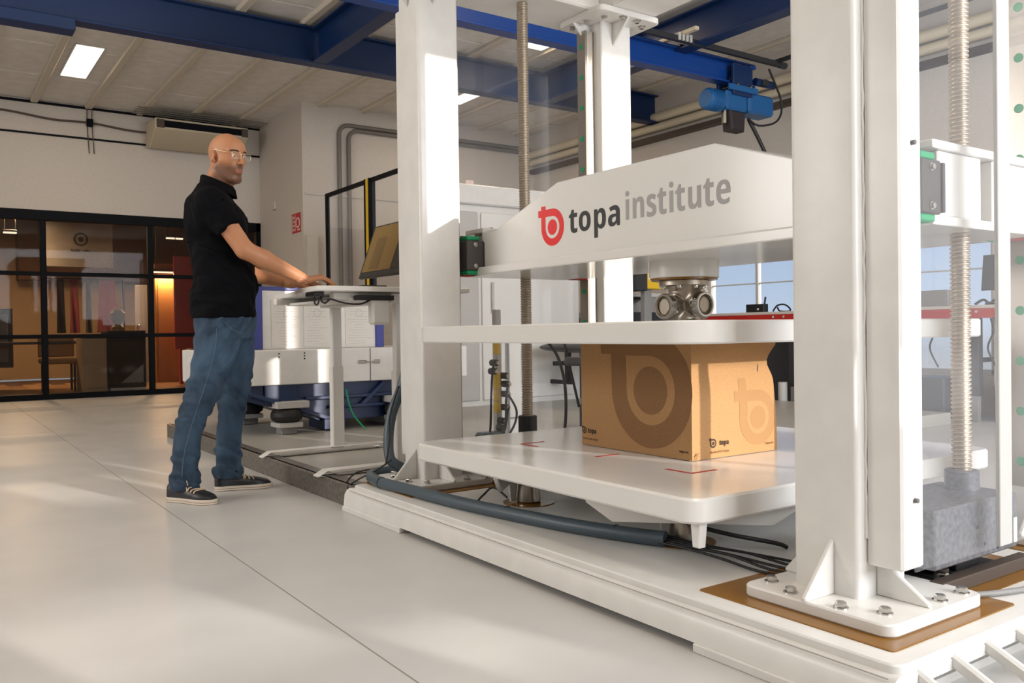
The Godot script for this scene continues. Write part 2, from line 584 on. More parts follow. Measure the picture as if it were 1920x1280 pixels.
func make_materials() -> void:
	var var1 := noise_tex("mottle", 0.012, 0.955, 1.0, 5, 3)
	var grit := noise_tex("grit", 0.05, 0.965, 1.0, 3, 8)
	var m := mat("white_paint", 233, 231, 227, 0.32)
	tri_tex(m, noise_tex("paint", 0.01, 0.965, 1.0, 3, 5), 1.3, true)
	mat("white_gloss", 234, 232, 228, 0.17)
	m = mat("floor", 203, 201, 198, 0.3); tri_tex(m, var1, 0.35, true)
	m.roughness_texture = noise_tex("floor_rough", 0.008, 0.8, 1.0, 3, 12)
	m.roughness_texture_channel = BaseMaterial3D.TEXTURE_CHANNEL_RED
	m.roughness = 0.42
	m = mat("floor_pit", 186, 182, 174, 0.35); tri_tex(m, var1, 0.6, true)
	mat("joint", 142, 136, 128, 0.8)
	mat("seam", 172, 168, 162, 0.7)
	m = mat("wall", 206, 198, 189, 0.85); tri_tex(m, grit, 0.9, true)
	m = mat("ceiling", 228, 223, 216, 0.9); tri_tex(m, noise_tex("tile", 0.02, 0.93, 1.0, 3, 15), 0.5, true)
	mat("ceiling_dark", 66, 62, 58, 0.9)
	mat("batten", 204, 194, 178, 0.7)
	mat("blue_beam", 5, 40, 86, 0.45); mat("blue_crane", 8, 62, 138, 0.4)
	mat("blue_hoist", 26, 92, 150, 0.4)
	mat("navy", 18, 42, 84, 0.35)
	mat("frame_black", 9, 10, 16, 0.55).metallic_specular = 0.25
	mat("black", 20, 20, 22, 0.45)
	mat("rubber", 26, 24, 23, 0.6)
	mat("dark", 44, 44, 48, 0.55)
	mat("grey", 138, 136, 134, 0.5)
	mat("midgrey", 108, 106, 106, 0.45)
	mat("lightgrey", 190, 188, 184, 0.45)
	m = mat("steel", 168, 160, 150, 0.3, 1.0); tri_tex(m, grit, 6.0)
	m = mat("screw_steel", 186, 174, 158, 0.38, 0.85)
	mat("chrome", 200, 198, 194, 0.15, 1.0)
	m = mat("cast", 176, 166, 152, 0.36, 1.0); tri_tex(m, grit, 5.0)
	m = mat("carriage", 92, 88, 86, 0.4, 0.6)
	m = mat("cast_grey", 136, 136, 142, 0.42, 0.35); tri_tex(m, noise_tex("scuff", 0.03, 0.7, 1.0, 5, 44), 3.0)
	m = mat("kerb_steel", 142, 136, 128, 0.4, 0.45); tri_tex(m, noise_tex("scuff", 0.03, 0.7, 1.0, 5, 44), 2.0)
	m = mat("amber", 138, 94, 26, 0.2)
	mat("green", 0, 150, 96, 0.5)
	mat("red", 232, 34, 38, 0.45)
	mat("red_tape", 186, 44, 40, 0.6)
	mat("ink", 36, 36, 36, 0.5)
	mat("ink_grey", 164, 163, 162, 0.5)
	m = mat("carton", 180, 136, 88, 0.8)
	tri_tex(m, noise_tex("kraft", 0.06, 0.9, 1.0, 4, 21), 3.0)
	m = mat("carton_print", 142, 102, 62, 0.78); tri_tex(m, noise_tex("kraft", 0.06, 0.9, 1.0, 4, 21), 3.0)
	mat("carton_print_pale", 158, 118, 74, 0.78)
	mat("carton_ink", 62, 44, 28, 0.8)
	mat("hose", 74, 88, 98, 0.42)
	mat("cable", 24, 24, 26, 0.5)
	mat("yellow", 224, 182, 30, 0.45)
	mat("red_sign", 190, 38, 40, 0.5)
	mat("sign_white", 226, 206, 200, 0.5)
	mat("paper", 226, 222, 216, 0.85)
	mat("pencil", 188, 184, 180, 0.8)
	mat("blue_frame", 52, 60, 140, 0.4)
	mat("red_edge", 178, 34, 26, 0.4)
	mat("bench_top", 200, 196, 190, 0.5)
	mat("laminate", 234, 231, 226, 0.35)
	mat("ac", 196, 184, 160, 0.55)
	mat("pipe", 112, 108, 102, 0.45)
	mat("beige_duct", 206, 194, 170, 0.5)
	mat("brown_tray", 78, 66, 58, 0.6)
	mat("hook_bag", 44, 36, 38, 0.7)
	mat("wood_floor_a", 150, 112, 76, 0.4); mat("wood_floor_b", 136, 100, 66, 0.4); mat("wood_floor_c", 162, 124, 86, 0.4)
	mat("office_wall", 190, 164, 130, 0.9)
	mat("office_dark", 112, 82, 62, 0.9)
	mat("office_red", 190, 32, 20, 0.3)
	mat("office_oak", 156, 112, 58, 0.5)
	mat("office_grey", 120, 116, 110, 0.6)
	mat("maroon", 104, 30, 44, 0.6)
	glass("pane", 240, 244, 250, 0.03)
	glass("polycarbonate", 226, 234, 248, 0.03).metallic_specular = 0.36
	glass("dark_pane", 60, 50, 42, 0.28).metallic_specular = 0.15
	glass("spectacle", 240, 240, 240, 0.04)
	glow("lamp", 255, 246, 230, 1.5)
	glow("office_lamp", 255, 236, 204, 2.0)
	glow("screen", 122, 94, 44, 0.16)
	glow("screen_dark", 104, 80, 38, 0.15)
	glow("screen_side", 40, 36, 30, 0.2)
	m = mat("skin", 255, 255, 255, 0.48); m.vertex_color_use_as_albedo = true
	m.subsurf_scatter_enabled = true; m.subsurf_scatter_strength = 0.06
	m = mat("polo", 10, 10, 14, 0.85); m.metallic_specular = 0.22
	m = mat("denim", 255, 255, 255, 0.85); m.vertex_color_use_as_albedo = true
	tri_tex(m, noise_tex("denim", 0.12, 0.8, 1.0, 3, 31), 5.0)
	mat("denim_seam", 84, 100, 118, 0.85)
	m = mat("shoe", 24, 25, 30, 0.45)
	mat("shoe_patch", 52, 50, 52, 0.4)
	mat("sole", 214, 202, 184, 0.6)
	mat("sole_stripe", 120, 66, 50, 0.6)
	mat("lace", 206, 184, 156, 0.8)
	mat("gold", 206, 188, 150, 0.3, 1.0)
	mat("eye_white", 226, 220, 212, 0.25)
	mat("eye_dark", 30, 18, 12, 0.2)
	mat("brow", 44, 30, 24, 0.9)
	mat("lip", 168, 104, 86, 0.5)
	mat("button", 220, 214, 200, 0.4)

# ---------------------------------------------------------------- main
func _ready() -> void:
	# camera
	var cam := Camera3D.new()
	cam.name = "camera"
	add_child(cam)
	cam.position = V(0, 0.815, 0)
	cam.rotation = Vector3(deg_to_rad(-0.656), deg_to_rad(55.32), deg_to_rad(-0.786))
	cam.fov = 43.425
	cam.near = 0.05
	cam.current = true
	# sky, daylight and exposure
	var we := WorldEnvironment.new()
	we.name = "environment"
	var env := Environment.new()
	env.background_mode = Environment.BG_SKY
	var sky := Sky.new()
	var sm := ProceduralSkyMaterial.new()
	sm.sky_top_color = Color8(120, 160, 214)
	sm.sky_horizon_color = Color8(196, 214, 236)
	sm.ground_bottom_color = Color8(150, 150, 150)
	sm.ground_horizon_color = Color8(196, 214, 236)
	sm.energy_multiplier = 1.0
	sky.sky_material = sm
	env.sky = sky
	env.tonemap_mode = Environment.TONE_MAPPER_LINEAR
	env.tonemap_exposure = 1.02
	env.sdfgi_enabled = true
	env.ssao_enabled = true
	env.ssil_enabled = true
	we.environment = env
	add_child(we)
	var sun := DirectionalLight3D.new()
	sun.name = "sun"
	sun.light_color = Color8(255, 247, 236)
	sun.light_energy = 1.9
	sun.light_angular_distance = 0.6
	sun.shadow_enabled = true
	add_child(sun)
	sun.look_at_from_position(Vector3.ZERO, V(-1.0, -0.17, 0.30))
	# unseen area lights behind and beside the camera
	unseen_light("unseen_light_side", V(3.9, 2.35, -3.7), V(-1, 0, 0), 4.6, 2.3, Color8(248, 251, 255), 50.0)  # out of view, placed to brighten the right-facing sides of the machine
	unseen_light("unseen_light_front", V(-5.6, 2.5, 3.9), V(0, 0, -1), 2.6, 1.6, Color8(255, 251, 246), 14.0)  # out of view, placed to light the man and the front faces
	make_materials()
	room()
	office()
	ceiling_fittings()
	tester()
	carton()
	desk()
	shaker()
	services()
	bench()
	person()

func unseen_light(called: String, at: Vector3, dir: Vector3, w: float, h: float, col: Color, e: float) -> void:
	var l := AreaLight3D.new()
	l.name = called
	l.area_size = Vector2(w, h)
	l.light_color = col
	l.light_energy = e
	l.area_range = 30.0
	l.area_attenuation = 2.0
	l.shadow_enabled = true
	add_child(l)
	l.look_at_from_position(at, at + dir)

# ---------------------------------------------------------------- room
const XL := -12.8
const ZR := -8.1
const CY := 3.936
func wall_with_openings(called: String, axis: int, at: float, thick: float, u0: float, u1: float, y1: float, holes: Array) -> void:
	# holes: [u0, u1, y0, y1, (y2, y3)], left to right
	var m := MB.new()
	var put := func(a0: float, a1: float, b0: float, b1: float):
		if a1 - a0 < 0.001 or b1 - b0 < 0.001: return
		if axis == 0: m.span(V(at, b0, a0), V(at + thick, b1, a1), 0)
		else: m.span(V(a0, b0, at), V(a1, b1, at + thick), 0)
	var u := u0
	for h in holes:
		put.call(u, h[0], 0.0, y1)
		var b := 0.0
		for k in range(2, h.size(), 2):
			put.call(h[0], h[1], b, h[k])
			b = h[k + 1]
		put.call(h[0], h[1], b, y1)
		u = h[1]
	put.call(u, u1, 0.0, y1)
	struct(called, m, M.wall)

func room() -> void:
	var fm := MB.new()
	fm.span(V(XL - 0.1, -0.2, ZR - 0.2), V(4.2, 0, 4.2), 0)
	var fl_ := struct("floor", fm, M.floor)
	# saw-cut joints in the floor
	obj("floor_joint", bx(V(XL, 0, -0.945), V(4, 0.0006, -0.941), 0), M.joint, fl_)
	obj("floor_joint", bx(V(-8.4, 0, -0.94), V(-8.396, 0.0006, 4), 0), M.joint, fl_)
	# raised machine foundation with a steel edge
	struct("floor_platform", bx(V(-7.3, 0, -7.0), V(-3.76, 0.098, -1.68), 0.002), M.floor_pit)
	var t := MB.new()
	t.span(V(-7.32, 0.0, -1.68), V(-3.74, 0.104, -1.645), 0.004)
	t.span(V(-7.32, 0.094, -1.74), V(-3.74, 0.104, -1.66), 0.002)
	struct("trim_1", t, M.kerb_steel)
	struct("trim_2", bx(V(-3.76, 0, -1.71), V(-3.725, 0.104, -1.645), 0.004), M.kerb_steel)
	# ceiling slab, boards and battens
	var cl := struct("ceiling", bx(V(-21.0, CY + 0.03, ZR - 0.2), V(4.2, CY + 0.25, 4.2), 0), M.ceiling_dark)
	var zb := -1.94
	var z0 := zb + 0.645 * 3
	var shared := {}
	for k in 13:
		var za := z0 - 0.645 * k
		for j in 6:
			var xa := XL + 1.24 * j
			var lamp := false
			for L in lamps:
				if absf((xa + 0.62) - L.x) < 0.62 and absf((za - 0.32) - L.y) < 0.3: lamp = true
			var p := MeshInstance3D.new()
			p.name = "ceiling_panel"
			if not shared.has(0):
				var b := bx(V(-0.610, 0, -0.317), V(0.610, 0.03, 0.317), 0.006)
				shared[0] = amesh(b, Vector3.ZERO)
			p.mesh = shared[0]
			p.material_override = M.ceiling
			cl.add_child(p, true)
			p.position = V(xa + 0.62, CY + 0.004 * (k % 2), za - 0.3225) - org[cl]
		var bt := bx(V(XL, CY - 0.04, za - 0.045), V(4.0, CY + 0.01, za + 0.045), 0.012)
		obj("batten", bt, M.batten, cl)
	var rest := MB.new()
	rest.span(V(XL + 1.24 * 6, CY, ZR), V(4.0, CY + 0.03, z0), 0)
	rest.span(V(XL, CY, z0), V(4.0, CY + 0.03, 4.0), 0)
	var rs := obj("board_field", rest, M.ceiling, cl)
	rs.set_meta("kind", "stuff")
	# walls
	var lm := MB.new()
	lm.span(V(XL - 0.15, 2.50, -4.27), V(XL, CY + 0.05, 4.2), 0)
	lm.span(V(XL - 0.15, 0, 1.35), V(XL, 2.5, 4.2), 0)
	struct("wall_left", lm, M.wall)
	var al := MB.new()
	al.span(V(XL - 0.15, 0, ZR - 0.2), V(-11.06, CY + 0.05, -4.27), 0)
	struct("wall_alcove", al, M.wall)
	var st := MB.new()
	st.span(V(-11.06, 2.70, ZR), V(-11.035, 2.73, -4.30), 0.003)
	struct("trim_3", st, M.wall)
	# thin dark trim line high on the left wall, cornice line above
	struct("trim_4", bx(V(XL, 3.485, -4.27), V(XL + 0.02, 3.51, 4.0), 0.002), M.frame_black)
	struct("trim_5", bx(V(XL, CY - 0.045, -4.27), V(XL + 0.03, CY - 0.015, 4.0), 0.002), M.frame_black)
	wall_with_openings("wall_right", 1, ZR - 0.2, 0.2, XL, 4.2, CY + 0.05, [[-7.45, -5.95, 0.0, 1.78], [-5.55, -3.95, 0.35, 1.78]])
	wall_with_openings("wall_side_unseen", 0, 4.0, 0.2, ZR - 0.2, 4.2, CY + 0.05, [[-5.55, -5.05, 1.1, 3.55], [-4.75, -3.95, 1.3, 1.8, 2.4, 3.55], [-3.84, -3.18, 1.47, 1.65], [-3.16, -2.83, 0.96, 1.075], [-2.82, -2.18, 1.04, 1.20]])  # out of view; slits shaped to throw the sun patches on the floor
	wall_with_openings("wall_front_unseen", 1, 4.0, 0.2, XL - 0.15, 4.2, CY + 0.05, [[-6.9, -4.3, 1.7, 3.3]])  # out of view; opening placed behind the light on the man
	# blue-white glazing in the right wall
	var wi := 2
	for w in [[-7.45, -5.95, 0.0], [-5.55, -3.95, 0.35]]:
		var n := Node3D.new()
		n.name = "window_%d" % wi
		wi += 1
		add_child(n); n.position = V(w[0], w[2], ZR - 0.1); org[n] = n.position
		n.set_meta("kind", "structure")
		var fr := MB.new()
		fr.span(V(w[0], w[2], ZR - 0.14), V(w[0] + 0.05, 1.78, ZR - 0.06))
		fr.span(V(w[1] - 0.05, w[2], ZR - 0.14), V(w[1], 1.78, ZR - 0.06))
		fr.span(V(w[0], 1.73, ZR - 0.14), V(w[1], 1.78, ZR - 0.06))
		fr.span(V(w[0], w[2], ZR - 0.14), V(w[1], w[2] + 0.05, ZR - 0.06))
		obj("window_frame", fr, M.lightgrey, n)
		var mid: float = (w[0] + w[1]) * 0.5
		obj("mullion", bx(V(mid - 0.02, w[2] + 0.05, ZR - 0.13), V(mid + 0.02, 1.73, ZR - 0.07)), M.lightgrey, n)
		for side in [[w[0] + 0.05, mid - 0.02], [mid + 0.02, w[1] - 0.05]]:
			obj("pane", bx(V(side[0], w[2] + 0.05, ZR - 0.102), V(side[1], 1.73, ZR - 0.098), 0), M.pane, n)
			obj("glazing_bar", bx(V(side[0], 1.34, ZR - 0.11), V(side[1], 1.355, ZR - 0.09), 0.001), M.lightgrey, n)
	# side wall windows out of view, placed for sun on columns and carton
	for w in [[-5.55, -5.05, 1.1, 3.55], [-4.75, -3.95, 1.3, 1.8], [-4.75, -3.95, 2.4, 3.55]]:
		var n := Node3D.new()
		n.name = "window_%d" % wi
		wi += 1
		add_child(n); n.position = V(4.1, w[2], w[0]); org[n] = n.position
		n.set_meta("kind", "structure")
		var fr := MB.new()
		fr.span(V(4.06, w[2], w[0]), V(4.14, w[2] + 0.04, w[1])); fr.span(V(4.06, w[3] - 0.04, w[0]), V(4.14, w[3], w[1]))
		fr.span(V(4.06, w[2], w[0]), V(4.14, w[3], w[0] + 0.04)); fr.span(V(4.06, w[2], w[1] - 0.04), V(4.14, w[3], w[1]))
		obj("window_frame", fr, M.lightgrey, n)
		obj("pane", bx(V(4.098, w[2] + 0.04, w[0] + 0.04), V(4.102, w[3] - 0.04, w[1] - 0.04), 0), M.pane, n)
	# glazed office partition on the left, black steel frame
	var g := Node3D.new()
	g.name = "window_1"
	add_child(g); g.position = V(XL, 0, 0); org[g] = g.position
	g.set_meta("kind", "structure")
	g.set_meta("label", "black steel framed glass wall in front of the dim office")
	var f := MB.new()
	f.span(V(XL - 0.1, 2.37, -4.27), V(XL + 0.01, 2.50, 1.35), 0.004)
	f.span(V(XL - 0.1, 0.0, -4.27), V(XL + 0.01, 0.075, 1.35), 0.004)
	f.span(V(XL - 0.1, 0.0, -4.27), V(XL + 0.01, 2.5, -4.20), 0.004)
	f.span(V(XL - 0.1, 0.0, 1.29), V(XL + 0.01, 2.5, 1.35), 0.004)
	obj("window_frame", f, M.frame_black, g)
	var zs := [-4.235, -4.03, -2.70, -1.37, -0.04, 1.32]
	for i in range(1, 5):
		obj("mullion", bx(V(XL - 0.085, 0.075, zs[i] - 0.035), V(XL + 0.005, 2.37, zs[i] + 0.035)), M.frame_black, g)
	for i in 5:
		for y in [[0.075, 0.81], [0.86, 1.64], [1.69, 2.37]]:
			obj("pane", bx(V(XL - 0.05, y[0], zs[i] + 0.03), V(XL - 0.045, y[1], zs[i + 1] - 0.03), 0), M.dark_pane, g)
		for y in [0.835, 1.665]:
			obj("glazing_bar", bx(V(XL - 0.08, y - 0.026, zs[i] + 0.03), V(XL, y + 0.026, zs[i + 1] - 0.03)), M.frame_black, g)

# ---------------------------------------------------------------- the office behind the glass
func office() -> void:
	var x1 := -19.5
	struct("floor_office", bx(V(x1, -0.2, -8), V(XL - 0.1, -0.03, 4.2), 0), M.office_dark)
	var fo: Node3D = get_node("floor_office")
	for i in 26:
		var z := 1.4 - 0.22 * i
		for j in 3:
			var xa := XL - 0.1 - 1.3 * j - 0.4 * (i % 3)
			obj("plank", bx(V(maxf(xa - 1.295, x1), -0.03, z - 0.218), V(minf(xa + (0.4 * (i % 3) if j == 0 else 0.0), XL - 0.1), 0.0, z), 0.002), [M.wood_floor_a, M.wood_floor_b, M.wood_floor_c][(i * 7 + j * 5) % 3], fo)
	var ow := MB.new()
	ow.span(V(x1 - 0.15, 0, -8), V(x1, 3.2, 4.2), 0)
	struct("wall_office", ow, M.office_wall)
	struct("wall_office_end", bx(V(x1, 0, -8.15), V(XL - 0.15, CY, -8.0), 0), M.office_wall)
	struct("wall_office_near", bx(V(x1, 0, 4.0), V(XL - 0.15, CY, 4.2), 0), M.office_dark)
	# upper dark zone and grey bulkhead with a faint emblem
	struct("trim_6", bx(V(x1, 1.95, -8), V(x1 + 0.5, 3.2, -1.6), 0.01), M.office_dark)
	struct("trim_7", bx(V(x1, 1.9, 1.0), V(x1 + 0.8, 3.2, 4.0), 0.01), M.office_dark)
	var bp := tag(obj("wall_panel", bx(V(-17.0, 2.06, -2.92), V(-16.9, 2.88, -1.84), 0.01), M.office_grey), "grey panel with a small dark emblem hanging high behind the glass wall", "panel")
	var em := MB.new()
	em.lathe(V(-16.9, 2.56, -2.40), Vector3.RIGHT, [Vector2(0.12, 0), Vector2(0.12, 0.004), Vector2(0.085, 0.004), Vector2(0.085, 0)], 28)
	em.ball(V(-16.9, 2.56, -2.40), V(0.004, 0.05, 0.05))
	obj("emblem", em, M.dark, bp)
	var lm := MB.new()
	for k in 8:
		if k != 4: lm.span(V(-16.9, 2.33, -2.24 - 0.04 * k), V(-16.896, 2.385 - 0.01 * (k % 2), -2.268 - 0.04 * k), 0)
	obj("lettering", lm, M.dark, bp)
	# furniture in the dimness
	var c := thing("filing_cabinet", "pale two drawer cabinet below the papers behind the glass wall", "cabinet", V(-14.3, 0, -2.3))
	obj("body", bx(V(-14.6, 0, -2.31), V(-14.0, 0.80, -1.98), 0.005), M.office_wall, c)
	for y in [0.06, 0.44]:
		obj("drawer", bx(V(-14.0, y, -2.29), V(-13.985, y + 0.34, -2.0), 0.004), M.office_wall, c)
	tag(obj("paper_stack", bx(V(-14.55, 0.80, -2.28), V(-14.1, 0.86, -2.02), 0.006), M.dark), "dark folder stack lying on the pale cabinet", "folders")
	c = thing("black_counter", "black low counter with a slanted light panel behind the glass wall", "counter", V(-14.3, 0, -3.1))
	obj("body", bx(V(-14.6, 0.05, -2.86), V(-14.0, 0.91, -2.33), 0.006), M.frame_black, c)
	obj("slanted_panel", pz(elev([Vector2(-2.82, 0.12), Vector2(-2.5, 0.12), Vector2(-2.82, 0.40)]), PX_(-14.0), 0.012), M.grey, c)
	obj("plinth", bx(V(-14.55, 0.0, -2.84), V(-13.97, 0.05, -2.35), 0.004), M.lightgrey, c)
	var st := thing("table_ornament", "round brownish bust like ornament on the black counter", "ornament", V(-14.3, 0.91, -2.52))
	var mm := MB.new()
	mm.lathe(V(-14.3, 0.91, -2.52), Vector3.UP, [Vector2(0.0, 0), Vector2(0.11, 0), Vector2(0.09, 0.06), Vector2(0.05, 0.1), Vector2(0.1, 0.18), Vector2(0.11, 0.27), Vector2(0.06, 0.33), Vector2(0, 0.34)], 20)
	obj("bust", mm, M.office_oak, st)
	c = thing("office_desk", "dark desk with slim legs behind the glass left of the cabinet", "desk", V(-15.4, 0, -1.6))
	obj("tabletop", bx(V(-15.8, 0.72, -2.3), V(-14.9, 0.76, -0.9), 0.004), M.dark, c)
	for p in [[-15.75, -2.25], [-14.95, -2.25], [-15.75, -0.95], [-14.95, -0.95]]:
		obj("leg", bx(V(p[0] - 0.025, 0, p[1] - 0.025), V(p[0] + 0.025, 0.72, p[1] + 0.025)), M.dark, c)
	c = thing("office_chair", "small brown chair tucked beside the dark office desk", "chair", V(-14.7, 0, -1.75))
	obj("seat", bx(V(-14.95, 0.42, -2.0), V(-14.5, 0.5, -1.5), 0.02), M.office_oak, c)
	obj("backrest", bx(V(-15.0, 0.52, -2.0), V(-14.95, 0.86, -1.5), 0.02), M.office_oak, c)
	for p in [[-14.9, -1.95], [-14.55, -1.95], [-14.9, -1.55], [-14.55, -1.55]]:
		obj("leg", cy(V(p[0], 0, p[1]), V(p[0], 0.43, p[1]), 0.018, 10), M.dark, c)
	# hanging coats / banners
	var hx := [[-2.10, 0.14, M.frame_black, "black"], [-2.32, 0.16, M.maroon, "maroon"], [-2.55, 0.1, M.dark, "charcoal"], [-2.86, 0.34, M.maroon, "dull red"]]
	for h in hx:
		var w: float = h[1]
		var g := []
		for i in 9:
			var row := []
			for q in 13:
				var u: float = float(q) / 12
				row.append(V(-17.2 + (0.05 * sin(u * 9.0 + i * 0.3) + 0.03) * (1.0 - i / 8.0), 0.9 + 0.975 * i / 8.0, h[0] + w * (0.5 - u) * (1.0 - 0.25 * i / 8.0)))
			g.append(row)
		var cm := MB.new()
		cm.grid(g)
		var g2 := []
		for row in g:
			var r2 := []
			for p in row: r2.append(p - V(0.04, 0, 0))
			g2.append(r2)
		cm.grid(g2, false, true)
		tag(obj("hanging_coat", cm, h[2]), "%s coat hanging on the far wall rail behind the glass" % h[3], "coat", "coats behind the glass")
	tag(obj("coat_rail", cy(V(-17.2, 1.88, -3.15), V(-17.2, 1.88, -1.8), 0.018, 10).joined(cy(V(-17.2, 0.0, -3.14), V(-17.2, 1.88, -3.14), 0.018, 10)).joined(cy(V(-17.2, 0.0, -1.81), V(-17.2, 1.88, -1.81), 0.018, 10)), M.dark), "dark rail carrying the coats behind the glass wall", "rail")
	# door with knob and door leaf at right, red board, oak cupboards
	c = thing("door_1", "", "", V(-16.5, 0, -4.2))
	c.set_meta("kind", "structure")
	obj("door_leaf", bx(V(-16.6, 0, -3.42), V(-16.55, 1.75, -3.22), 0.005), M.lightgrey, c)
	obj("door_knob", cy(V(-16.55, 1.0, -3.26), V(-16.49, 1.0, -3.26), 0.03, 12), M.chrome, c)
	c = thing("oak_cupboard", "tall oak cupboard standing left of the glossy red board", "cupboard", V(-16.2, 0, -4.2))
	obj("body", bx(V(-16.5, 0, -5.0), V(-16.0, 2.1, -3.44), 0.006), M.office_oak, c)
	for i in 3:
		obj("door", bx(V(-16.0, 0.1, -3.95 - 0.5 * i), V(-15.98, 2.0, -3.48 - 0.5 * i), 0.004), M.office_oak, c)
	tag(obj("red_board", bx(V(-15.2, 0.60, -4.30), V(-15.14, 2.17, -3.56), 0.006).joined(bx(V(-15.3, 0.0, -4.2), V(-15.2, 2.0, -4.15))).joined(bx(V(-15.3, 0.0, -3.7), V(-15.2, 2.0, -3.65))), M.office_red), "glossy red board seen through the glass beside the man's back", "board")
	tag(obj("white_bin", bx(V(-14.0, 0.0, -3.62), V(-13.7, 0.62, -3.44), 0.02), M.lightgrey), "small pale bin behind the glass near the man's hip", "bin")
	var tv := thing("wall_screen", "grey framed screen low at the far left behind the glass", "screen", V(-15.8, 0.4, -0.8))
	obj("frame", bx(V(-15.9, 0.35, -1.24), V(-15.8, 1.3, 0.2), 0.01), M.dark, tv)
	obj("display", bx(V(-15.8, 0.45, -1.17), V(-15.792, 1.2, 0.1), 0.002), M.office_grey, tv)
	# office lamps
	for L in [[V(-16.5, 2.90, -1.39), 0.2, "left"], [V(-16.5, 2.565, -1.28), 0.2, "middle"], [V(-15.9, 1.93, -3.6), 0.42, "right"], [V(-16.5, 2.6, -3.9), 0.3, "upper right"]]:
		var lt := thing("office_strip_lamp", "glowing strip lamp behind the glass wall, %s one of four" % L[2], "lamp", L[0], "strip lamps in the office")
		obj("housing", bx(L[0] + V(-0.05, 0.025, -L[1] * 0.5), L[0] + V(0.05, 0.06, L[1] * 0.5), 0.004), M.dark, lt)
		for e in [-0.4, 0.4]: obj("rod", cy(L[0] + V(0, 0.05, e * L[1]), V(L[0].x, CY + 0.03, L[0].z + e * L[1]), 0.006, 6), M.dark, lt)
		obj("lamp_tube", bx(L[0] + V(-0.035, 0, -L[1] * 0.49), L[0] + V(0.035, 0.025, L[1] * 0.49), 0.006), M.office_lamp, lt)
		var l := AreaLight3D.new()
		l.name = "light"
		l.area_size = Vector2(0.1, L[1])
		l.light_color = Color8(255, 206, 150)
		l.light_energy = 5.0
		l.area_range = 30.0
		l.shadow_enabled = true
		lt.add_child(l)
		l.position = V(0, -0.02, 0)
		l.rotation = V(-PI / 2, 0, 0)

func letters(called: String, text: String, at: Vector3, q: Basis, width: float, height: float, depth: float, mt: Material, parent: Node3D) -> MeshInstance3D:
	# at: left end of the baseline; the text runs along q.x and stands along q.y; height of the whole ink
	var tm := TextMesh.new()
	var f := SystemFont.new()
	f.font_names = PackedStringArray(["Droid Sans"])
	f.font_weight = 700
	tm.font = f
	tm.font_size = 64
	tm.pixel_size = 0.01
	tm.depth = 0.05
	tm.text = text
	tm.horizontal_alignment = HORIZONTAL_ALIGNMENT_LEFT
	var arr := tm.get_mesh_arrays() if tm.get_surface_count() == 0 else tm.surface_get_arrays(0)
	var m := MB.new()
	var vv: PackedVector3Array = arr[Mesh.ARRAY_VERTEX]
	var nn: PackedVector3Array = arr[Mesh.ARRAY_NORMAL]
	var ix = arr[Mesh.ARRAY_INDEX]
	var bb := AABB(vv[0], Vector3.ZERO)
	for p in vv: bb = bb.expand(p)
	var sx := width / bb.size.x
	var sy := height / bb.size.y
	var sz := depth / maxf(bb.size.z, 1e-5)
	var lst: Array = Array(ix) if ix != null and ix.size() else range(vv.size())
	for i in lst:
		var p := vv[i]
		m.v.append(at + q * V((p.x - bb.position.x) * sx, (p.y - bb.position.y) * sy, (p.z - bb.position.z) * sz))
		m.n.append((q * nn[i]).normalized())
	return obj(called, m, mt, parent)

# ---------------------------------------------------------------- beams, crane and lamps
var lamps := [Vector2(-10.76, -1.57), Vector2(-7.0, -5.6), Vector2(-9.4, -6.0), Vector2(-4.2, -4.2), Vector2(-5.0, 0.9), Vector2(-9.6, 1.0), Vector2(-1.2, -6.2), Vector2(-0.8, -1.5)]  # the later ones are out of view, spread to light the hall
func i_beam(called: String, a: Vector3, b: Vector3, h: float, w: float, mt: Material, label: String, group := "") -> Node3D:
	# a, b: centre of the underside
	var o := thing(called, label, "beam", a, group)
	var d := (b - a)
	var up := Vector3.UP
	var s := d.normalized().cross(up)
	var lowf := MB.new(); lowf.bar(a + up * 0.01, b + up * 0.01, w, 0.02, 0.003, up)
	var topf := MB.new(); topf.bar(a + up * (h - 0.01), b + up * (h - 0.01), w, 0.02, 0.003, up)
	var web := MB.new(); web.bar(a + up * h * 0.5, b + up * h * 0.5, 0.014, h - 0.04, 0.0, up)
	obj("lower_flange", lowf, mt, o); obj("web", web, mt, o); obj("upper_flange", topf, mt, o)
	return o

func elbow(x: float, z: float, y: float, r: float) -> Array:
	var p := [V(x, 0.3, z)]
	for i in 9:
		var a := PI * 0.5 * i / 8.0
		p.append(V(x, y - r + r * sin(a), z - r + r * cos(a)))
	p.append(V(x, y, -8.0))
	return p

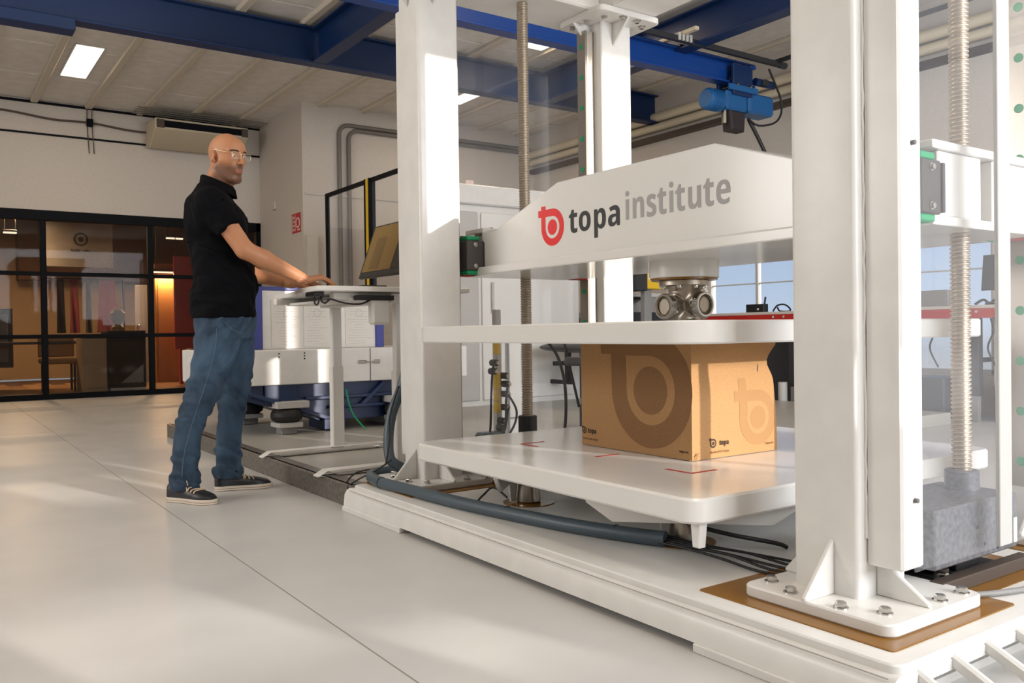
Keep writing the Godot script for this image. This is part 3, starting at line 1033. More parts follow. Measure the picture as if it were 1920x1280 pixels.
func ceiling_fittings() -> void:
	var i := 0
	var wh := ["over the dark beam by the glass wall", "beside the column top behind the crane girder", "beyond the main blue beam", "out of view above the tester", "out of view left of the camera", "out of view in front of the glass wall", "out of view at the right wall", "out of view above the camera"]
	for L in lamps:
		var o := thing("ceiling_lamp", "flush white ceiling panel lamp %s" % wh[i], "lamp", V(L.x, CY - 0.012, L.y), "ceiling panel lamps")
		obj("frame", bx(V(L.x - 0.66, CY - 0.008, L.y - 0.155), V(L.x + 0.66, CY + 0.0, L.y + 0.155), 0.002), M.lightgrey, o)
		obj("diffuser", bx(V(L.x - 0.635, CY - 0.014, L.y - 0.135), V(L.x + 0.635, CY - 0.006, L.y + 0.135), 0.002), M.lamp, o)
		var l := AreaLight3D.new()
		l.name = "light"
		l.area_size = Vector2(1.27, 0.27)
		l.light_color = Color8(255, 228, 194)
		l.light_energy = 1.5
		l.area_range = 30.0
		l.area_attenuation = 2.0
		l.shadow_enabled = true
		o.add_child(l)
		l.position = V(0, -0.012, 0)
		l.rotation = V(-PI / 2, 0, 0)
		i += 1
	i_beam("roof_beam", V(-8.25, 3.53, 4.0), V(-8.25, 3.53, -8.05), 0.36, 0.16, M.blue_beam, "long dark blue roof beam crossing behind the man towards the right wall", "blue roof beams")
	var sp := thing("beam_bracket", "deeper dark blue end piece under the roof beam at the top left", "bracket", V(-8.25, 3.47, 0.6))
	obj("box", bx(V(-8.34, 3.44, -1.15), V(-8.15, 3.54, 3.9), 0.004), M.blue_beam, sp)
	i_beam("roof_beam", V(-8.16, 3.53, -3.35), V(3.9, 3.53, -3.35), 0.34, 0.15, M.blue_beam, "blue roof beam joining the long beam from the camera side", "blue roof beams")
	i_beam("roof_beam", V(-8.16, 3.53, -6.2), V(3.9, 3.53, -6.2), 0.34, 0.16, M.blue_beam, "blue roof beam running high above the crane girder at the right", "blue roof beams")
	# crane girder with hoist
	var gi := i_beam("crane_girder", V(-6.0, 3.33, -2.2), V(-6.0, 3.33, -7.25), 0.24, 0.13, M.blue_crane, "bright blue crane girder hanging under the roof beams with the hoist at its end")
	for z in [-3.35, -6.2]:
		obj("hanger", bx(V(-6.06, 3.57, z - 0.05), V(-5.94, 3.6, z + 0.05), 0.004), M.dark, gi)
	var cb := thing("conductor_bar", "dark square conductor bar running above the crane girder", "conductor bar", V(-5.75, 3.5, -6.4))
	var cm := MB.new(); cm.bar(V(-5.75, 3.55, -5.3), V(-5.75, 3.55, -7.4), 0.05, 0.05, 0.004)
	obj("rail", cm, M.dark, cb)
	obj("support_arm", bx(V(-6.35, 3.585, -6.0), V(-5.55, 3.62, -5.95), 0.004), M.beige_duct, cb)
	for k in 4:
		obj("clamp", bx(V(-5.79, 3.53, -6.08 + 0.05 * k), V(-5.71, 3.6, -6.05 + 0.05 * k), 0.002), M.lightgrey, cb)
	obj("end_cap", cy(V(-5.75, 3.55, -7.4), V(-5.75, 3.55, -7.5), 0.035, 12), M.dark, cb)
	var h := thing("crane_hoist", "blue electric chain hoist with a black chain bag hanging from the crane girder", "hoist", V(-6.0, 2.95, -7.0))
	obj("trolley", bx(V(-6.12, 3.2, -7.15), V(-6.08, 3.52, -6.85), 0.01), M.blue_beam, h)
	obj("trolley", bx(V(-5.92, 3.2, -7.15), V(-5.88, 3.52, -6.85), 0.01), M.blue_beam, h)
	var wm := MB.new()
	for z in [-6.92, -7.08]:
		wm.cyl(V(-6.08, 3.37, z), V(-6.03, 3.37, z), 0.05, 16); wm.cyl(V(-5.97, 3.37, z), V(-5.92, 3.37, z), 0.05, 16)
	obj("wheels", wm, M.dark, h)
	obj("motor", cy(V(-6.0, 3.14, -6.56), V(-6.0, 3.14, -6.78), 0.105, 28, 0.02), M.blue_hoist, h)
	obj("gear_case", bx(V(-6.09, 3.05, -7.1), V(-5.91, 3.25, -6.78), 0.02), M.blue_hoist, h)
	obj("control_case", bx(V(-6.11, 3.05, -7.5), V(-5.89, 3.26, -7.1), 0.025), M.blue_hoist, h)
	obj("trolley_frame", bx(V(-6.12, 3.5, -7.2), V(-5.88, 3.53, -7.12), 0.004), M.blue_crane, h)
	obj("trolley_frame", bx(V(-6.13, 3.24, -7.22), V(-6.10, 3.3, -6.78), 0.004), M.blue_hoist, h)
	obj("trolley_frame", bx(V(-5.90, 3.24, -7.22), V(-5.87, 3.3, -6.78), 0.004), M.blue_hoist, h)
	for q in [-6.9, -7.1]:
		obj("axle", cy(V(-6.14, 3.3, q), V(-5.86, 3.3, q), 0.014, 10), M.steel, h)
	for q in 5: obj("cooling_fin", cy(V(-6.0, 3.14, -6.6 - 0.03 * q), V(-6.0, 3.14, -6.61 - 0.03 * q), 0.112, 24, 0.002), M.blue_hoist, h)
	obj("limit_switch", bx(V(-5.88, 3.34, -7.34), V(-5.83, 3.4, -7.26), 0.006), M.dark, h)
	obj("suspension", bx(V(-6.05, 3.18, -7.03), V(-5.95, 3.3, -6.93), 0.01), M.dark, h)
	obj("drive_motor", cy(V(-5.9, 3.38, -7.2), V(-5.9, 3.38, -7.5), 0.04, 14), M.blue_beam, h)
	obj("chain_bag", pz([Vector2(-0.1, 0), Vector2(0.1, 0), Vector2(0.12, 0.21), Vector2(-0.12, 0.21)], Transform3D(Basis(Vector3(0, 0, -1), Vector3.UP, Vector3.RIGHT), V(-6.07, 2.85, -6.98)), 0.14, 0.02), M.hook_bag, h)
	obj("hook_block", cy(V(-6.0, 2.92, -6.84), V(-6.0, 3.06, -6.84), 0.03, 12), M.steel, h)
	tag(obj("pendant_cable", tb([V(-5.95, 3.0, -7.15), V(-5.9, 2.7, -7.32), V(-5.86, 2.4, -7.45), V(-5.86, 2.1, -7.47)], 0.02, 8), M.cable), "thick black pendant cable hanging from the hoist behind the crossbeam", "cable")
	var pd := thing("pendant_control", "black pendant control at the end of the hoist cable behind the crossbeam", "pendant control", V(-5.86, 1.9, -7.47))
	obj("body", bx(V(-5.9, 1.9, -7.5), V(-5.82, 2.1, -7.44), 0.01), M.black, pd)
	tag(obj("trolley_cable", tb([V(-5.8, 3.5, -7.3), V(-5.84, 3.2, -7.55), V(-5.86, 3.0, -7.5), V(-5.9, 2.93, -7.25), V(-5.93, 3.0, -7.12)], 0.011, 8), M.cable), "thin black cable looping from the conductor bar to the hoist", "cable")
	tag(obj("feed_cable", tb([V(-5.8, 3.57, -7.35), V(-5.2, 3.6, -7.42), V(-3.4, 3.63, -7.5)], 0.025, 8), M.cable), "black feed cable running right from the conductor bar end", "cable")
	# air conditioner on the left wall
	var ac := thing("air_conditioner", "beige ceiling hung air conditioner above the glass wall behind the man", "air conditioner", V(-12.45, 3.4, -3.2))
	obj("body", pz([Vector2(-12.79, 3.46), Vector2(-12.55, 3.42), Vector2(-12.2, 3.62), Vector2(-12.2, 3.76), Vector2(-12.79, 3.8)], Transform3D(Basis(Vector3.RIGHT, Vector3.UP, Vector3.BACK), V(0, 0, -3.92)), 1.26, 0.012), M.ac, ac)
	obj("outlet", bx(V(-12.215, 3.645, -3.82), V(-12.19, 3.735, -2.78), 0.004), M.frame_black, ac)
	obj("end_cover", bx(V(-12.22, 3.63, -2.78), V(-12.185, 3.745, -2.68), 0.004), M.brown_tray, ac)
	obj("end_cover", bx(V(-12.22, 3.63, -3.91), V(-12.185, 3.745, -3.82), 0.004), M.brown_tray, ac)
	for k in 4:
		obj("pipe", cy(V(-12.6 + 0.12 * k, 3.88, -2.45), V(-12.6 + 0.12 * k, 3.88, -4.2), 0.009, 8), M.pipe, ac)  # rods drawn for the dark lines of shade and reflection above the unit
	# cable, box and wires above the glass wall
	tag(obj("wall_cable", tb([V(-12.77, 3.80, 0.6), V(-12.76, 3.755, -0.6), V(-12.77, 3.75, -1.0), V(-12.76, 3.70, -1.5), V(-12.76, 3.71, -1.95), V(-12.76, 3.67, -2.4), V(-12.74, 3.66, -2.7)], 0.014, 8, 6), M.brown_tray), "dark wavy cable along the wall left of the air conditioner", "cable")
	tag(obj("junction_box", bx(V(-12.8, 3.66, -1.99), V(-12.73, 3.76, -1.91), 0.006), M.frame_black), "tiny dark junction box on the wavy wall cable", "junction box")
	for z in [-1.92, -1.98]:
		tag(obj("hanging_wire", tb([V(-12.77, 3.92, z), V(-12.77, 3.66, z), V(-12.78, 3.3, z - 0.02)], 0.006, 6), M.brown_tray), "thin wire hanging down from the small wall junction box, %s of two" % ("right one" if z < -1.95 else "left one"), "wire", "wires below the junction box")
	# sign and small box on the alcove side wall
	var sg := thing("fire_sign", "small red fire equipment sign with pale pictograms on the wall corner", "sign", V(-11.2, 2.2, -4.2))
	obj("plate", bx(V(-11.46, 2.205, -4.27), V(-11.14, 2.47, -4.262), 0.002), M.red_sign, sg)
	var pg := MB.new()
	for k in 4: pg.span(V(-11.43, 2.24 + 0.055 * k, -4.262), V(-11.33, 2.26 + 0.055 * k, -4.259), 0)
	pg.span(V(-11.435, 2.225, -4.262), V(-11.42, 2.45, -4.259), 0); pg.span(V(-11.34, 2.225, -4.262), V(-11.325, 2.45, -4.259), 0)
	pg.lathe(V(-11.235, 2.335, -4.262), V(0, 0, 1), [Vector2(0.075, 0), Vector2(0.075, 0.003), Vector2(0.05, 0.003), Vector2(0.05, 0)], 20)
	pg.span(V(-11.25, 2.23, -4.262), V(-11.16, 2.25, -4.259), 0)
	obj("pictograms", pg, M.sign_white, sg)
	tag(obj("wall_socket", bx(V(-12.2, 2.62, -4.27), V(-12.08, 2.74, -4.24), 0.006), M.wall), "small square box on the wall left of the red sign", "switch box")
	# pipes on the alcove front
	for P in [[-4.79, 3.69, -9.0], [-4.93, 3.63, -9.0]]:
		tag(obj("conduit_pipe", tb(elbow(-11.02, P[0], P[1], 0.14), 0.028, 10, 1), M.pipe), "grey conduit pipe %s of the pair bending along the far wall" % ("outer one" if P[1] > 3.65 else "inner one"), "pipe", "conduit pipes")
	tag(obj("wall_trunking", bx(V(-11.06, 0.4, -4.45), V(-10.99, 2.15, -4.3), 0.004), M.wall), "pale vertical trunking box on the wall right of the red sign", "trunking")
	# pipes and tray along the right wall
	for P in [[3.60, 0.06], [3.47, 0.05]]:
		tag(obj("wall_duct", tb([V(-11.0, P[0], -8.02), V(3.9, P[0], -8.02)], P[1], 12, 1), M.beige_duct), "beige duct %s along the top of the right wall" % ("upper one" if P[0] > 3.5 else "lower one"), "duct", "beige wall ducts")
	tag(obj("cable_tray", bx(V(-11.0, 3.30, -8.09), V(3.9, 3.36, -7.98), 0.004), M.brown_tray), "dark brown cable tray below the beige ducts on the right wall", "cable tray")

# ---------------------------------------------------------------- the compression tester
func emblem(cx: float, cy_: float, R: float, stem := 1.2) -> Array:
	# [outer polygon with stem and crossbar, inner pale drop, dark disc], in the plane
	var o := []
	var sw := R * 0.40      # stem width
	# from the stem top, counter-clockwise: stem top left, crossbar, stem left side, round bowl, crossbar right, stem right
	o.append(Vector2(-R, R * stem)); o.append(Vector2(-R, R * 1.0)); o.append(Vector2(-R * 1.27, R * 1.0)); o.append(Vector2(-R * 1.27, R * 0.62)); o.append(Vector2(-R, R * 0.62))
	for i in range(0, 33):
		var a := PI + PI * 1.5 * i / 32.0
		o.append(Vector2(cos(a) * R, sin(a) * R))
	o.append(Vector2(-R + sw, R * 1.0)); o.append(Vector2(-R + sw, R * stem))
	var inn := []
	var r2 := R * 0.60
	inn.append(Vector2(-r2, r2))
	for i in range(0, 33):
		var a := PI + PI * 1.5 * i / 32.0
		inn.append(Vector2(cos(a) * r2, sin(a) * r2))
	var disc := []
	for i in 32:
		disc.append(Vector2(cos(TAU * i / 32) * R * 0.42, sin(TAU * i / 32) * R * 0.42))
	var out := []
	for poly in [o, inn, disc]:
		var q := []
		for p in poly: q.append(p + Vector2(cx, cy_))
		out.append(q)
	return out

func screw_mesh(y0: float, y1: float, r: float, pitch: float) -> MB:
	var m := MB.new()
	var g := []
	var rows := int((y1 - y0) / pitch * 6.0)
	var K := 20
	for i in rows + 1:
		var y := lerpf(y0, y1, float(i) / rows)
		var row := []
		for k in K:
			var t := TAU * k / K
			var ph := fposmod((y - y0) / pitch - float(k) / K, 1.0)
			var rr := r - 0.0048 * (1.0 if ph < 0.34 else (0.0 if ph > 0.5 else (0.5 - ph) / 0.16))
			row.append(V(cos(t) * rr, y, -sin(t) * rr))
		g.append(row)
	m.grid(g, true)
	return m

func tester() -> void:
	var T := thing("compression_tester", "large white four-column compression tester with red emblem and lettering on its crossbeam", "testing machine", V(-2.41, 0.0, -2.5))
	# base frame: top plate, sloping front skirt, feet, cut-out end plate
	var b := obj("base", pz(plan(rrect(-3.665, -0.985, -3.40, -1.632, 0.03)), UP_(0.092), 0.028, 0.004), M.white_paint, T)
	var sk := pz(elev([Vector2(-1.600, 0.022), Vector2(-1.606, 0.075), Vector2(-1.618, 0.094), Vector2(-1.632, 0.1), Vector2(-1.72, 0.1), Vector2(-1.72, 0.022)]), PX_(-3.705), 2.725, 0.006)
	obj("skirt", sk, M.white_paint, b)
	obj("skirt", bx(V(-3.70, 0.022, -3.4), V(-3.66, 0.094, -1.70), 0.006), M.white_paint, b)
	obj("skirt", bx(V(-3.70, 0.022, -3.45), V(-0.98, 0.1, -3.38), 0.006), M.white_paint, b)
	obj("seam", bx(V(-3.66, 0.0945, -1.6155), V(-1.0, 0.0965, -1.6125), 0), M.seam, b)
	for p in [[-3.70, -3.13], [-1.52, -0.95]]:
		obj("shim", bx(V(p[0], 0.0, -1.66), V(p[1], 0.022, -1.593), 0.002), M.white_paint, b)
		obj("shim", bx(V(p[0], 0.0, -3.45), V(p[1], 0.022, -3.38), 0.002), M.white_paint, b)
	# sloping ladder-like end piece at the near right end
	obj("end_rib", bx(V(-1.06, 0.065, -3.40), V(-0.985, 0.094, -1.632), 0.004), M.white_paint, b)
	for k in 12:
		var z := -1.70 - 0.142 * k
		var rm := MB.new()
		rm.bar(V(-1.0, 0.094, z), V(-0.80, -0.004, z), 0.02, 0.03, 0.006)
		obj("end_rib", rm, M.white_paint, b)
	obj("end_rib", bx(V(-0.83, 0.0, -3.4), V(-0.79, 0.014, -1.632), 0.004), M.white_paint, b)
	obj("inner_floor", bx(V(-3.6, 0.0, -3.35), V(-1.04, 0.02, -1.72), 0), M.lightgrey, b)

	# columns
	var k := 0
	for C in [[-3.585, -3.395, -1, -1.86, -2.067, 1], [-1.415, -1.228, 1, -1.86, -2.067, 1], [-3.585, -3.395, -1, -3.146, -2.94, -1], [-1.415, -1.228, 1, -3.146, -2.94, -1]]:
		var xc: float = (C[0] + C[1]) * 0.5
		var zc: float = (C[3] + C[4]) * 0.5
		var out: float = C[2]      # outer side in x
		var fr: float = C[5]       # outer side in z
		var za: float = minf(C[3], C[4])
		var zb: float = maxf(C[3], C[4])
		var pd := obj("pad", pz(plan(rrect(maxf(xc - 0.272, -3.69), minf(xc + 0.285, -1.03), zc - 0.265, zc + 0.27, 0.012)), UP_(0.119), 0.004, 0.001), M.amber, T, "glossy amber pad under the column foot")
		var col := obj("column", pz(plan(rrect(C[0], C[1], za, zb, 0.014, 5)), UP_(0.15), 2.27, 0.0), M.white_paint, T)
		var px0 := xc - 0.185 if out < 0 else xc - 0.174
		var px1 := xc + 0.225 if out < 0 else xc + 0.246
		obj("base_plate", pz(plan(rrect(px0, px1, zc - 0.195, zc + 0.215, 0.035)), UP_(0.123), 0.03, 0.004), M.white_paint, col)
		# flange profile on the outer side
		var fx0: float = C[1] if out > 0 else C[0] - 0.095
		var fz0: float = zb - 0.125 if fr > 0 else za + 0.033
		obj("flange_profile", bx(V(fx0, 0.235, fz0), V(fx0 + 0.095, 2.34, fz0 + 0.092), 0.006), M.white_paint, col)
		# weld bead in the corner
		var wp := []
		var rng := RandomNumberGenerator.new(); rng.seed = 5 + k
		var wx: float = C[1] if out > 0 else C[0]
		var wz: float = fz0 + 0.092 if fr > 0 else fz0
		for i in 60:
			wp.append(V(wx + out * rng.randf_range(-0.001, 0.002), 0.3 + 1.9 * i / 59.0, wz + fr * rng.randf_range(-0.001, 0.002)))
		obj("weld_bead", tb(wp, 0.0045, 6, 2), M.white_paint, col)
		# gussets at foot
		var gy := 0.153
		var t := 0.014
		obj("gusset", pz(elev([Vector2(zb, gy), Vector2(zb + 0.115, gy), Vector2(zb + 0.115, gy + 0.008), Vector2(zb, gy + 0.135)]), PX_(xc + 0.02 - t * 0.5), t, 0.003), M.white_paint, col)
		obj("gusset", pz(elev([Vector2(za, gy), Vector2(za - 0.09, gy), Vector2(za - 0.09, gy + 0.008), Vector2(za, gy + 0.135)]), PX_(xc + 0.02 - t * 0.5), t, 0.003), M.white_paint, col)
		obj("gusset", pz(elev([Vector2(C[1], gy), Vector2(C[1] + 0.135, gy), Vector2(C[1] + 0.135, gy + 0.008), Vector2(C[1], gy + 0.1)]), NZ_(zc + 0.03), t, 0.003), M.white_paint, col)
		obj("gusset", pz(elev([Vector2(C[0], gy), Vector2(C[0] - 0.085, gy), Vector2(C[0] - 0.085, gy + 0.008), Vector2(C[0], gy + 0.1)]), NZ_(zc + 0.03), t, 0.003), M.white_paint, col)
		for q in [[-0.135, 0.14], [-0.045, 0.18], [0.10, 0.185], [0.185, 0.14], [0.21, -0.05], [0.21, -0.15], [-0.14, -0.1]]:
			var bm := MB.new()
			bm.hexbolt(V(xc + q[0], 0.153, zc + q[1]), Vector3.UP, 0.0135)
			obj("bolt", bm, M.chrome, col)
		# head plate with gussets and bolts
		obj("head_plate", pz(plan(rrect(C[0] - 0.03, C[1] + 0.13, zc - 0.195, zc + 0.215, 0.03)), UP_(2.42), 0.03, 0.003), M.white_paint, col)
		obj("gusset", pz(elev([Vector2(C[1], 2.42), Vector2(C[1] + 0.12, 2.42), Vector2(C[1] + 0.12, 2.412), Vector2(C[1], 2.30)]), NZ_(zc + 0.03), t, 0.003), M.white_paint, col)
		obj("gusset", pz(elev([Vector2(zb, 2.42), Vector2(zb + 0.11, 2.42), Vector2(zb + 0.11, 2.412), Vector2(zb, 2.30)]), PX_(xc - t * 0.5), t, 0.003), M.white_paint, col)
		for q in [[0.15, 0.13], [0.2, 0.05], [0.2, -0.05], [0.15, -0.13], [0.05, 0.17], [-0.06, 0.17]]:
			var bm := MB.new()
			bm.hexbolt(V(xc + q[0], 2.42, zc + q[1]), Vector3.DOWN, 0.014)
			obj("bolt", bm, M.chrome, col)
		# linear rail on the inner face
		var rz0: float = za if fr > 0 else zb
		var sgn: float = -1.0 if fr > 0 else 1.0
		var rp := [Vector2(-0.0325, 0), Vector2(0.0325, 0), Vector2(0.0325, 0.02), Vector2(0.024, 0.03), Vector2(0.024, 0.042), Vector2(0.0325, 0.05), Vector2(0.0325, 0.06), Vector2(-0.0325, 0.06), Vector2(-0.0325, 0.05), Vector2(-0.024, 0.042), Vector2(-0.024, 0.03), Vector2(-0.0325, 0.02)]
		var dep := 0.035 if fr > 0 else 0.06
		var poly := []
		for p in rp: poly.append(Vector2(xc + p.x, -(rz0 + sgn * p.y * dep / 0.06)))
		var rail := obj("guide_rail", pz(poly, UP_(0.3), 2.08, 0.001), M.steel, T)
		for i in 13:
			obj("plug", cy(V(xc, 0.38 + 0.16 * i, rz0 + sgn * dep), V(xc, 0.38 + 0.16 * i, rz0 + sgn * (dep + 0.002)), 0.0145, 14, 0.0005), M.green, rail)
		k += 1
	# head frame joining the columns
	var hf := MB.new()
	hf.span(V(-3.70, 2.45, -2.12), V(-1.12, 2.64, -1.82), 0.008)
	hf.span(V(-3.70, 2.45, -3.20), V(-1.12, 2.64, -2.90), 0.008)
	hf.span(V(-3.70, 2.45, -2.90), V(-3.36, 2.64, -2.12), 0.008)
	hf.span(V(-1.46, 2.45, -2.90), V(-1.12, 2.64, -2.12), 0.008)
	obj("head_frame", hf, M.white_paint, T)
	# ball screws with nuts and gear boxes
	var sc := screw_mesh(0.26, 2.45, 0.0275, 0.0125)
	for sx in [-3.485, -1.312]:
		var m := MB.new()
		m.v = sc.v.duplicate(); m.n = sc.n
		for i in m.v.size(): m.v[i] += V(sx, 0, -2.5)
		var s := obj("ball_screw", m, M.screw_steel, T)
		var gt := 0.34 if sx > -2.0 else 0.25
		obj("collar", cy(V(sx, gt - 0.005, -2.5), V(sx, 0.395, -2.5), 0.047, 26, 0.004), M.dark if sx < -2 else M.cast_grey, s)
		var gx: float = sx
		var gb := obj("gear_box", bx(V(gx - 0.10, 0.185, -2.56), V(gx + 0.125, gt, -2.13), 0.004), M.cast_grey, T)
		for q in ([[0.2, -2.45], [0.22, -2.38], [0.29, -2.46], [0.27, -2.34], [0.31, -2.5], [0.22, -2.5]] if sx > -2.0 else [[0.2, -2.45], [0.22, -2.38]]):
			obj("tapped_hole", cy(V(gx + 0.1245, q[0], q[1]), V(gx + 0.1262, q[0], q[1]), 0.005, 10, 0.0005), M.dark, gb)
		obj("end_label", bx(V(gx + 0.125, 0.2, -2.555), V(gx + 0.128, 0.27, -2.535), 0.001), M.white_gloss, gb)
		obj("foot", bx(V(gx - 0.09, 0.123, -2.5), V(gx + 0.09, 0.15, -2.19), 0.003), M.black, gb)
		obj("foot", bx(V(gx - 0.07, 0.15, -2.42), V(gx + 0.09, 0.185, -2.3), 0.003), M.black, gb)
		obj("foot", bx(V(gx + 0.1, 0.12, -2.62), V(gx + 0.14, 0.155, -2.14), 0.003), M.brown_tray, gb)
		obj("foot_pad", bx(V(gx - 0.06, 0.1195, -2.66), V(gx + 0.19, 0.1215, -2.08), 0.0005), M.amber, gb)
		var fb := MB.new(); fb.hexbolt(V(gx + 0.08, 0.15, -2.24), Vector3.UP, 0.018)
		obj("foot_bolt", fb, M.chrome, gb)
	# crosshead: beam, flange, lettering, nut housings and carriages
	var beam := obj("crossbeam", pz(elev([Vector2(-3.42, 1.118), Vector2(-1.40, 1.118), Vector2(-1.40, 1.285), Vector2(-1.53, 1.287), Vector2(-1.975, 1.436), Vector2(-2.835, 1.436), Vector2(-3.30, 1.287), Vector2(-3.42, 1.285)]), NZ_(-2.2), 0.6, 0.004), M.white_gloss, T)
	obj("lower_flange", bx(V(-3.42, 1.083, -2.86), V(-1.40, 1.119, -2.165), 0.004), M.white_gloss, beam)
	var wp2 := []
	var rg := RandomNumberGenerator.new(); rg.seed = 77
	for i in 90: wp2.append(V(-3.38 + 1.96 * i / 89.0, 1.1205 + rg.randf_range(-0.001, 0.001), -2.198 + rg.randf_range(-0.001, 0.0015)))
	obj("weld_bead", tb(wp2, 0.005, 6, 2), M.white_gloss, beam)
	var E := emblem(-2.868, 1.252, 0.078)
	var zf := -2.2
	var face := Transform3D(Basis(Vector3.RIGHT, Vector3.UP, Vector3.BACK), V(0, 0, zf))
	obj("emblem", pz(E[0], face, 0.0006, 0), M.red, beam, "red round emblem")
	obj("emblem_drop", pz(E[1], face.translated(V(0, 0, 0.0004)), 0.0006, 0), M.white_gloss, beam, "white drop in the emblem")
	obj("emblem_disc", pz(E[2], face.translated(V(0, 0, 0.0008)), 0.0006, 0), M.red, beam, "red disc in the emblem")
	letters("lettering", "topa", V(-2.757, 1.180, zf), Basis.IDENTITY, 0.310, 0.128, 0.0008, M.ink, beam).set_meta("label", "black lettering")
	letters("lettering", "institute", V(-2.415, 1.226, zf), Basis.IDENTITY, 0.508, 0.112, 0.0008, M.ink_grey, beam).set_meta("label", "grey lettering")
	for ends in [[-1.40, -1.235, 1.0], [-3.42, -3.56, -1.0]]:
		var x0: float = minf(ends[0], ends[1])
		var x1: float = maxf(ends[0], ends[1])
		obj("end_plate", bx(V(x0 - 0.01, 1.285, -2.80), V(x1 + 0.012, 1.308, -2.2), 0.003), M.white_gloss, beam)
		obj("end_plate", bx(V(x0 - 0.01, 1.083, -2.80), V(x1 + 0.012, 1.108, -2.2), 0.003), M.white_gloss, beam)
		for z in [[-2.47, -2.245], [-2.77, -2.535]]:
			var hs := obj("nut_housing", bx(V(x0, 1.108, z[0]), V(x1, 1.285, z[1]), 0.004), M.white_gloss, beam)
		for q in [-2.28, -2.34, -2.4, -2.56, -2.62]:
			var sb := MB.new(); sb.hexbolt(V((x0 + x1) * 0.5 + 0.03, 1.308, q), Vector3.UP, 0.01)
			obj("bolt", sb, M.chrome, beam)
		for fz in [[-2.105, -2.2, 1], [-2.895, -2.8, -1]]:
			var xc: float = -3.49 if ends[2] < 0 else -1.3215
			var hwc: float = 0.09 if ends[2] < 0 else 0.12
			var ca := obj("carriage", bx(V(xc - hwc, 1.105, minf(fz[0], fz[1])), V(xc + hwc, 1.245, maxf(fz[0], fz[1])), 0.004), M.carriage, T, "steel rail carriage with green end caps")
			for yy in [[1.085, 1.105], [1.245, 1.265]]:
				obj("end_cap", bx(V(xc - hwc + 0.005, yy[0], minf(fz[0], fz[1]) + 0.02), V(xc + hwc - 0.005, yy[1], maxf(fz[0], fz[1]) - 0.004), 0.004), M.green, ca)
				obj("wiper", bx(V(xc - 0.04, yy[0] - 0.004 if yy[0] < 1.1 else yy[1], minf(fz[0], fz[1]) + 0.02), V(xc + 0.04, yy[0] if yy[0] < 1.1 else yy[1] + 0.004, maxf(fz[0], fz[1]) - 0.006), 0.001), M.red_tape, ca)
			for q in [1.125, 1.225]:
				var sb := MB.new(); sb.hexbolt(V(xc + hwc, q, (fz[0] + fz[1]) * 0.5), Vector3.RIGHT, 0.008)
				obj("bolt", sb, M.chrome, ca)
			obj("carriage_plate", bx(V(xc - hwc - 0.005, 1.11, fz[1] - 0.012 * fz[2]), V(xc + hwc + 0.005, 1.24, fz[1]), 0.002), M.brown_tray, ca)
	# ball joint
	var cx := -2.41
	var cz := -2.5
	var lc := MB.new()
	lc.lathe(V(cx, 1.016, cz), Vector3.UP, [Vector2(0, 0), Vector2(0.134, 0), Vector2(0.138, 0.004), Vector2(0.138, 0.068)], 48)
	var jt := obj("load_cell", lc, M.white_gloss, T)
	obj("amber_ring", cy(V(cx, 1.008, cz), V(cx, 1.0165, cz), 0.132, 48, 0.002), M.amber, jt)
	obj("joint_flange", cy(V(cx, 0.985, cz), V(cx, 1.009, cz), 0.098, 36, 0.003), M.cast, jt)
	for i in 8:
		var a := TAU * (i + 0.3) / 8
		var sb := MB.new(); sb.hexbolt(V(cx + cos(a) * 0.084, 0.985, cz + sin(a) * 0.084), Vector3.DOWN, 0.009)
		obj("bolt", sb, M.chrome, jt)
	var F := Field.new(V(cx - 0.115, 0.835, cz - 0.115), V(cx + 0.115, 1.0, cz + 0.115), 0.0042)
	F.cap(V(cx, 0.99, cz), V(cx, 0.965, cz), 0.072, 0.062, 0.01)
	F.cap(V(cx, 0.835, cz), V(cx, 0.855, cz), 0.075, 0.062, 0.01)
	for s in [-1.0, 1.0]:      # upper fork holds the x axle, lower fork the z axle
		F.cap(V(cx + s * 0.05, 0.965, cz), V(cx + s * 0.066, 0.915, cz), 0.03, 0.038, 0.012)
		F.cap(V(cx + s * 0.048, 0.91, cz), V(cx + s * 0.09, 0.91, cz), 0.042, 0.04, 0.008)
		F.cap(V(cx, 0.86, cz + s * 0.05), V(cx, 0.9, cz + s * 0.066), 0.03, 0.038, 0.012)
		F.cap(V(cx, 0.905, cz + s * 0.048), V(cx, 0.905, cz + s * 0.09), 0.042, 0.04, 0.008)
	F.ell(V(cx, 0.91, cz), V(0.05, 0.045, 0.05), 0.01)
	obj("knuckle", F.mesh(), M.cast, jt)
	for d in [[Vector3.RIGHT, 0.91], [Vector3.BACK, 0.905], [Vector3.LEFT, 0.91], [Vector3.FORWARD, 0.905]]:
		var o: Vector3 = V(cx, d[1], cz) + d[0] * 0.088
		var rm := MB.new()
		rm.lathe(o, d[0], [Vector2(0.047, -0.012), Vector2(0.05, 0.0), Vector2(0.05, 0.024), Vector2(0.047, 0.027), Vector2(0.04, 0.027), Vector2(0.038, 0.018)], 32)
		obj("bearing_ring", rm, M.chrome, jt)
		obj("bearing_cap", cy(o, o + d[0] * 0.02, 0.0385, 28, 0.003), M.cast, jt)
	# platens
	var up := obj("upper_platen", pz(plan(rrect(-3.21, -1.61, -3.30, -1.705, 0.12, 10)), UP_(0.774), 0.066, 0.005), M.white_gloss, T)
	var lp := obj("lower_platen", pz(plan(rrect(-3.21, -1.61, -3.30, -1.705, 0.06, 8)), UP_(0.284), 0.071, 0.007), M.white_gloss, T)
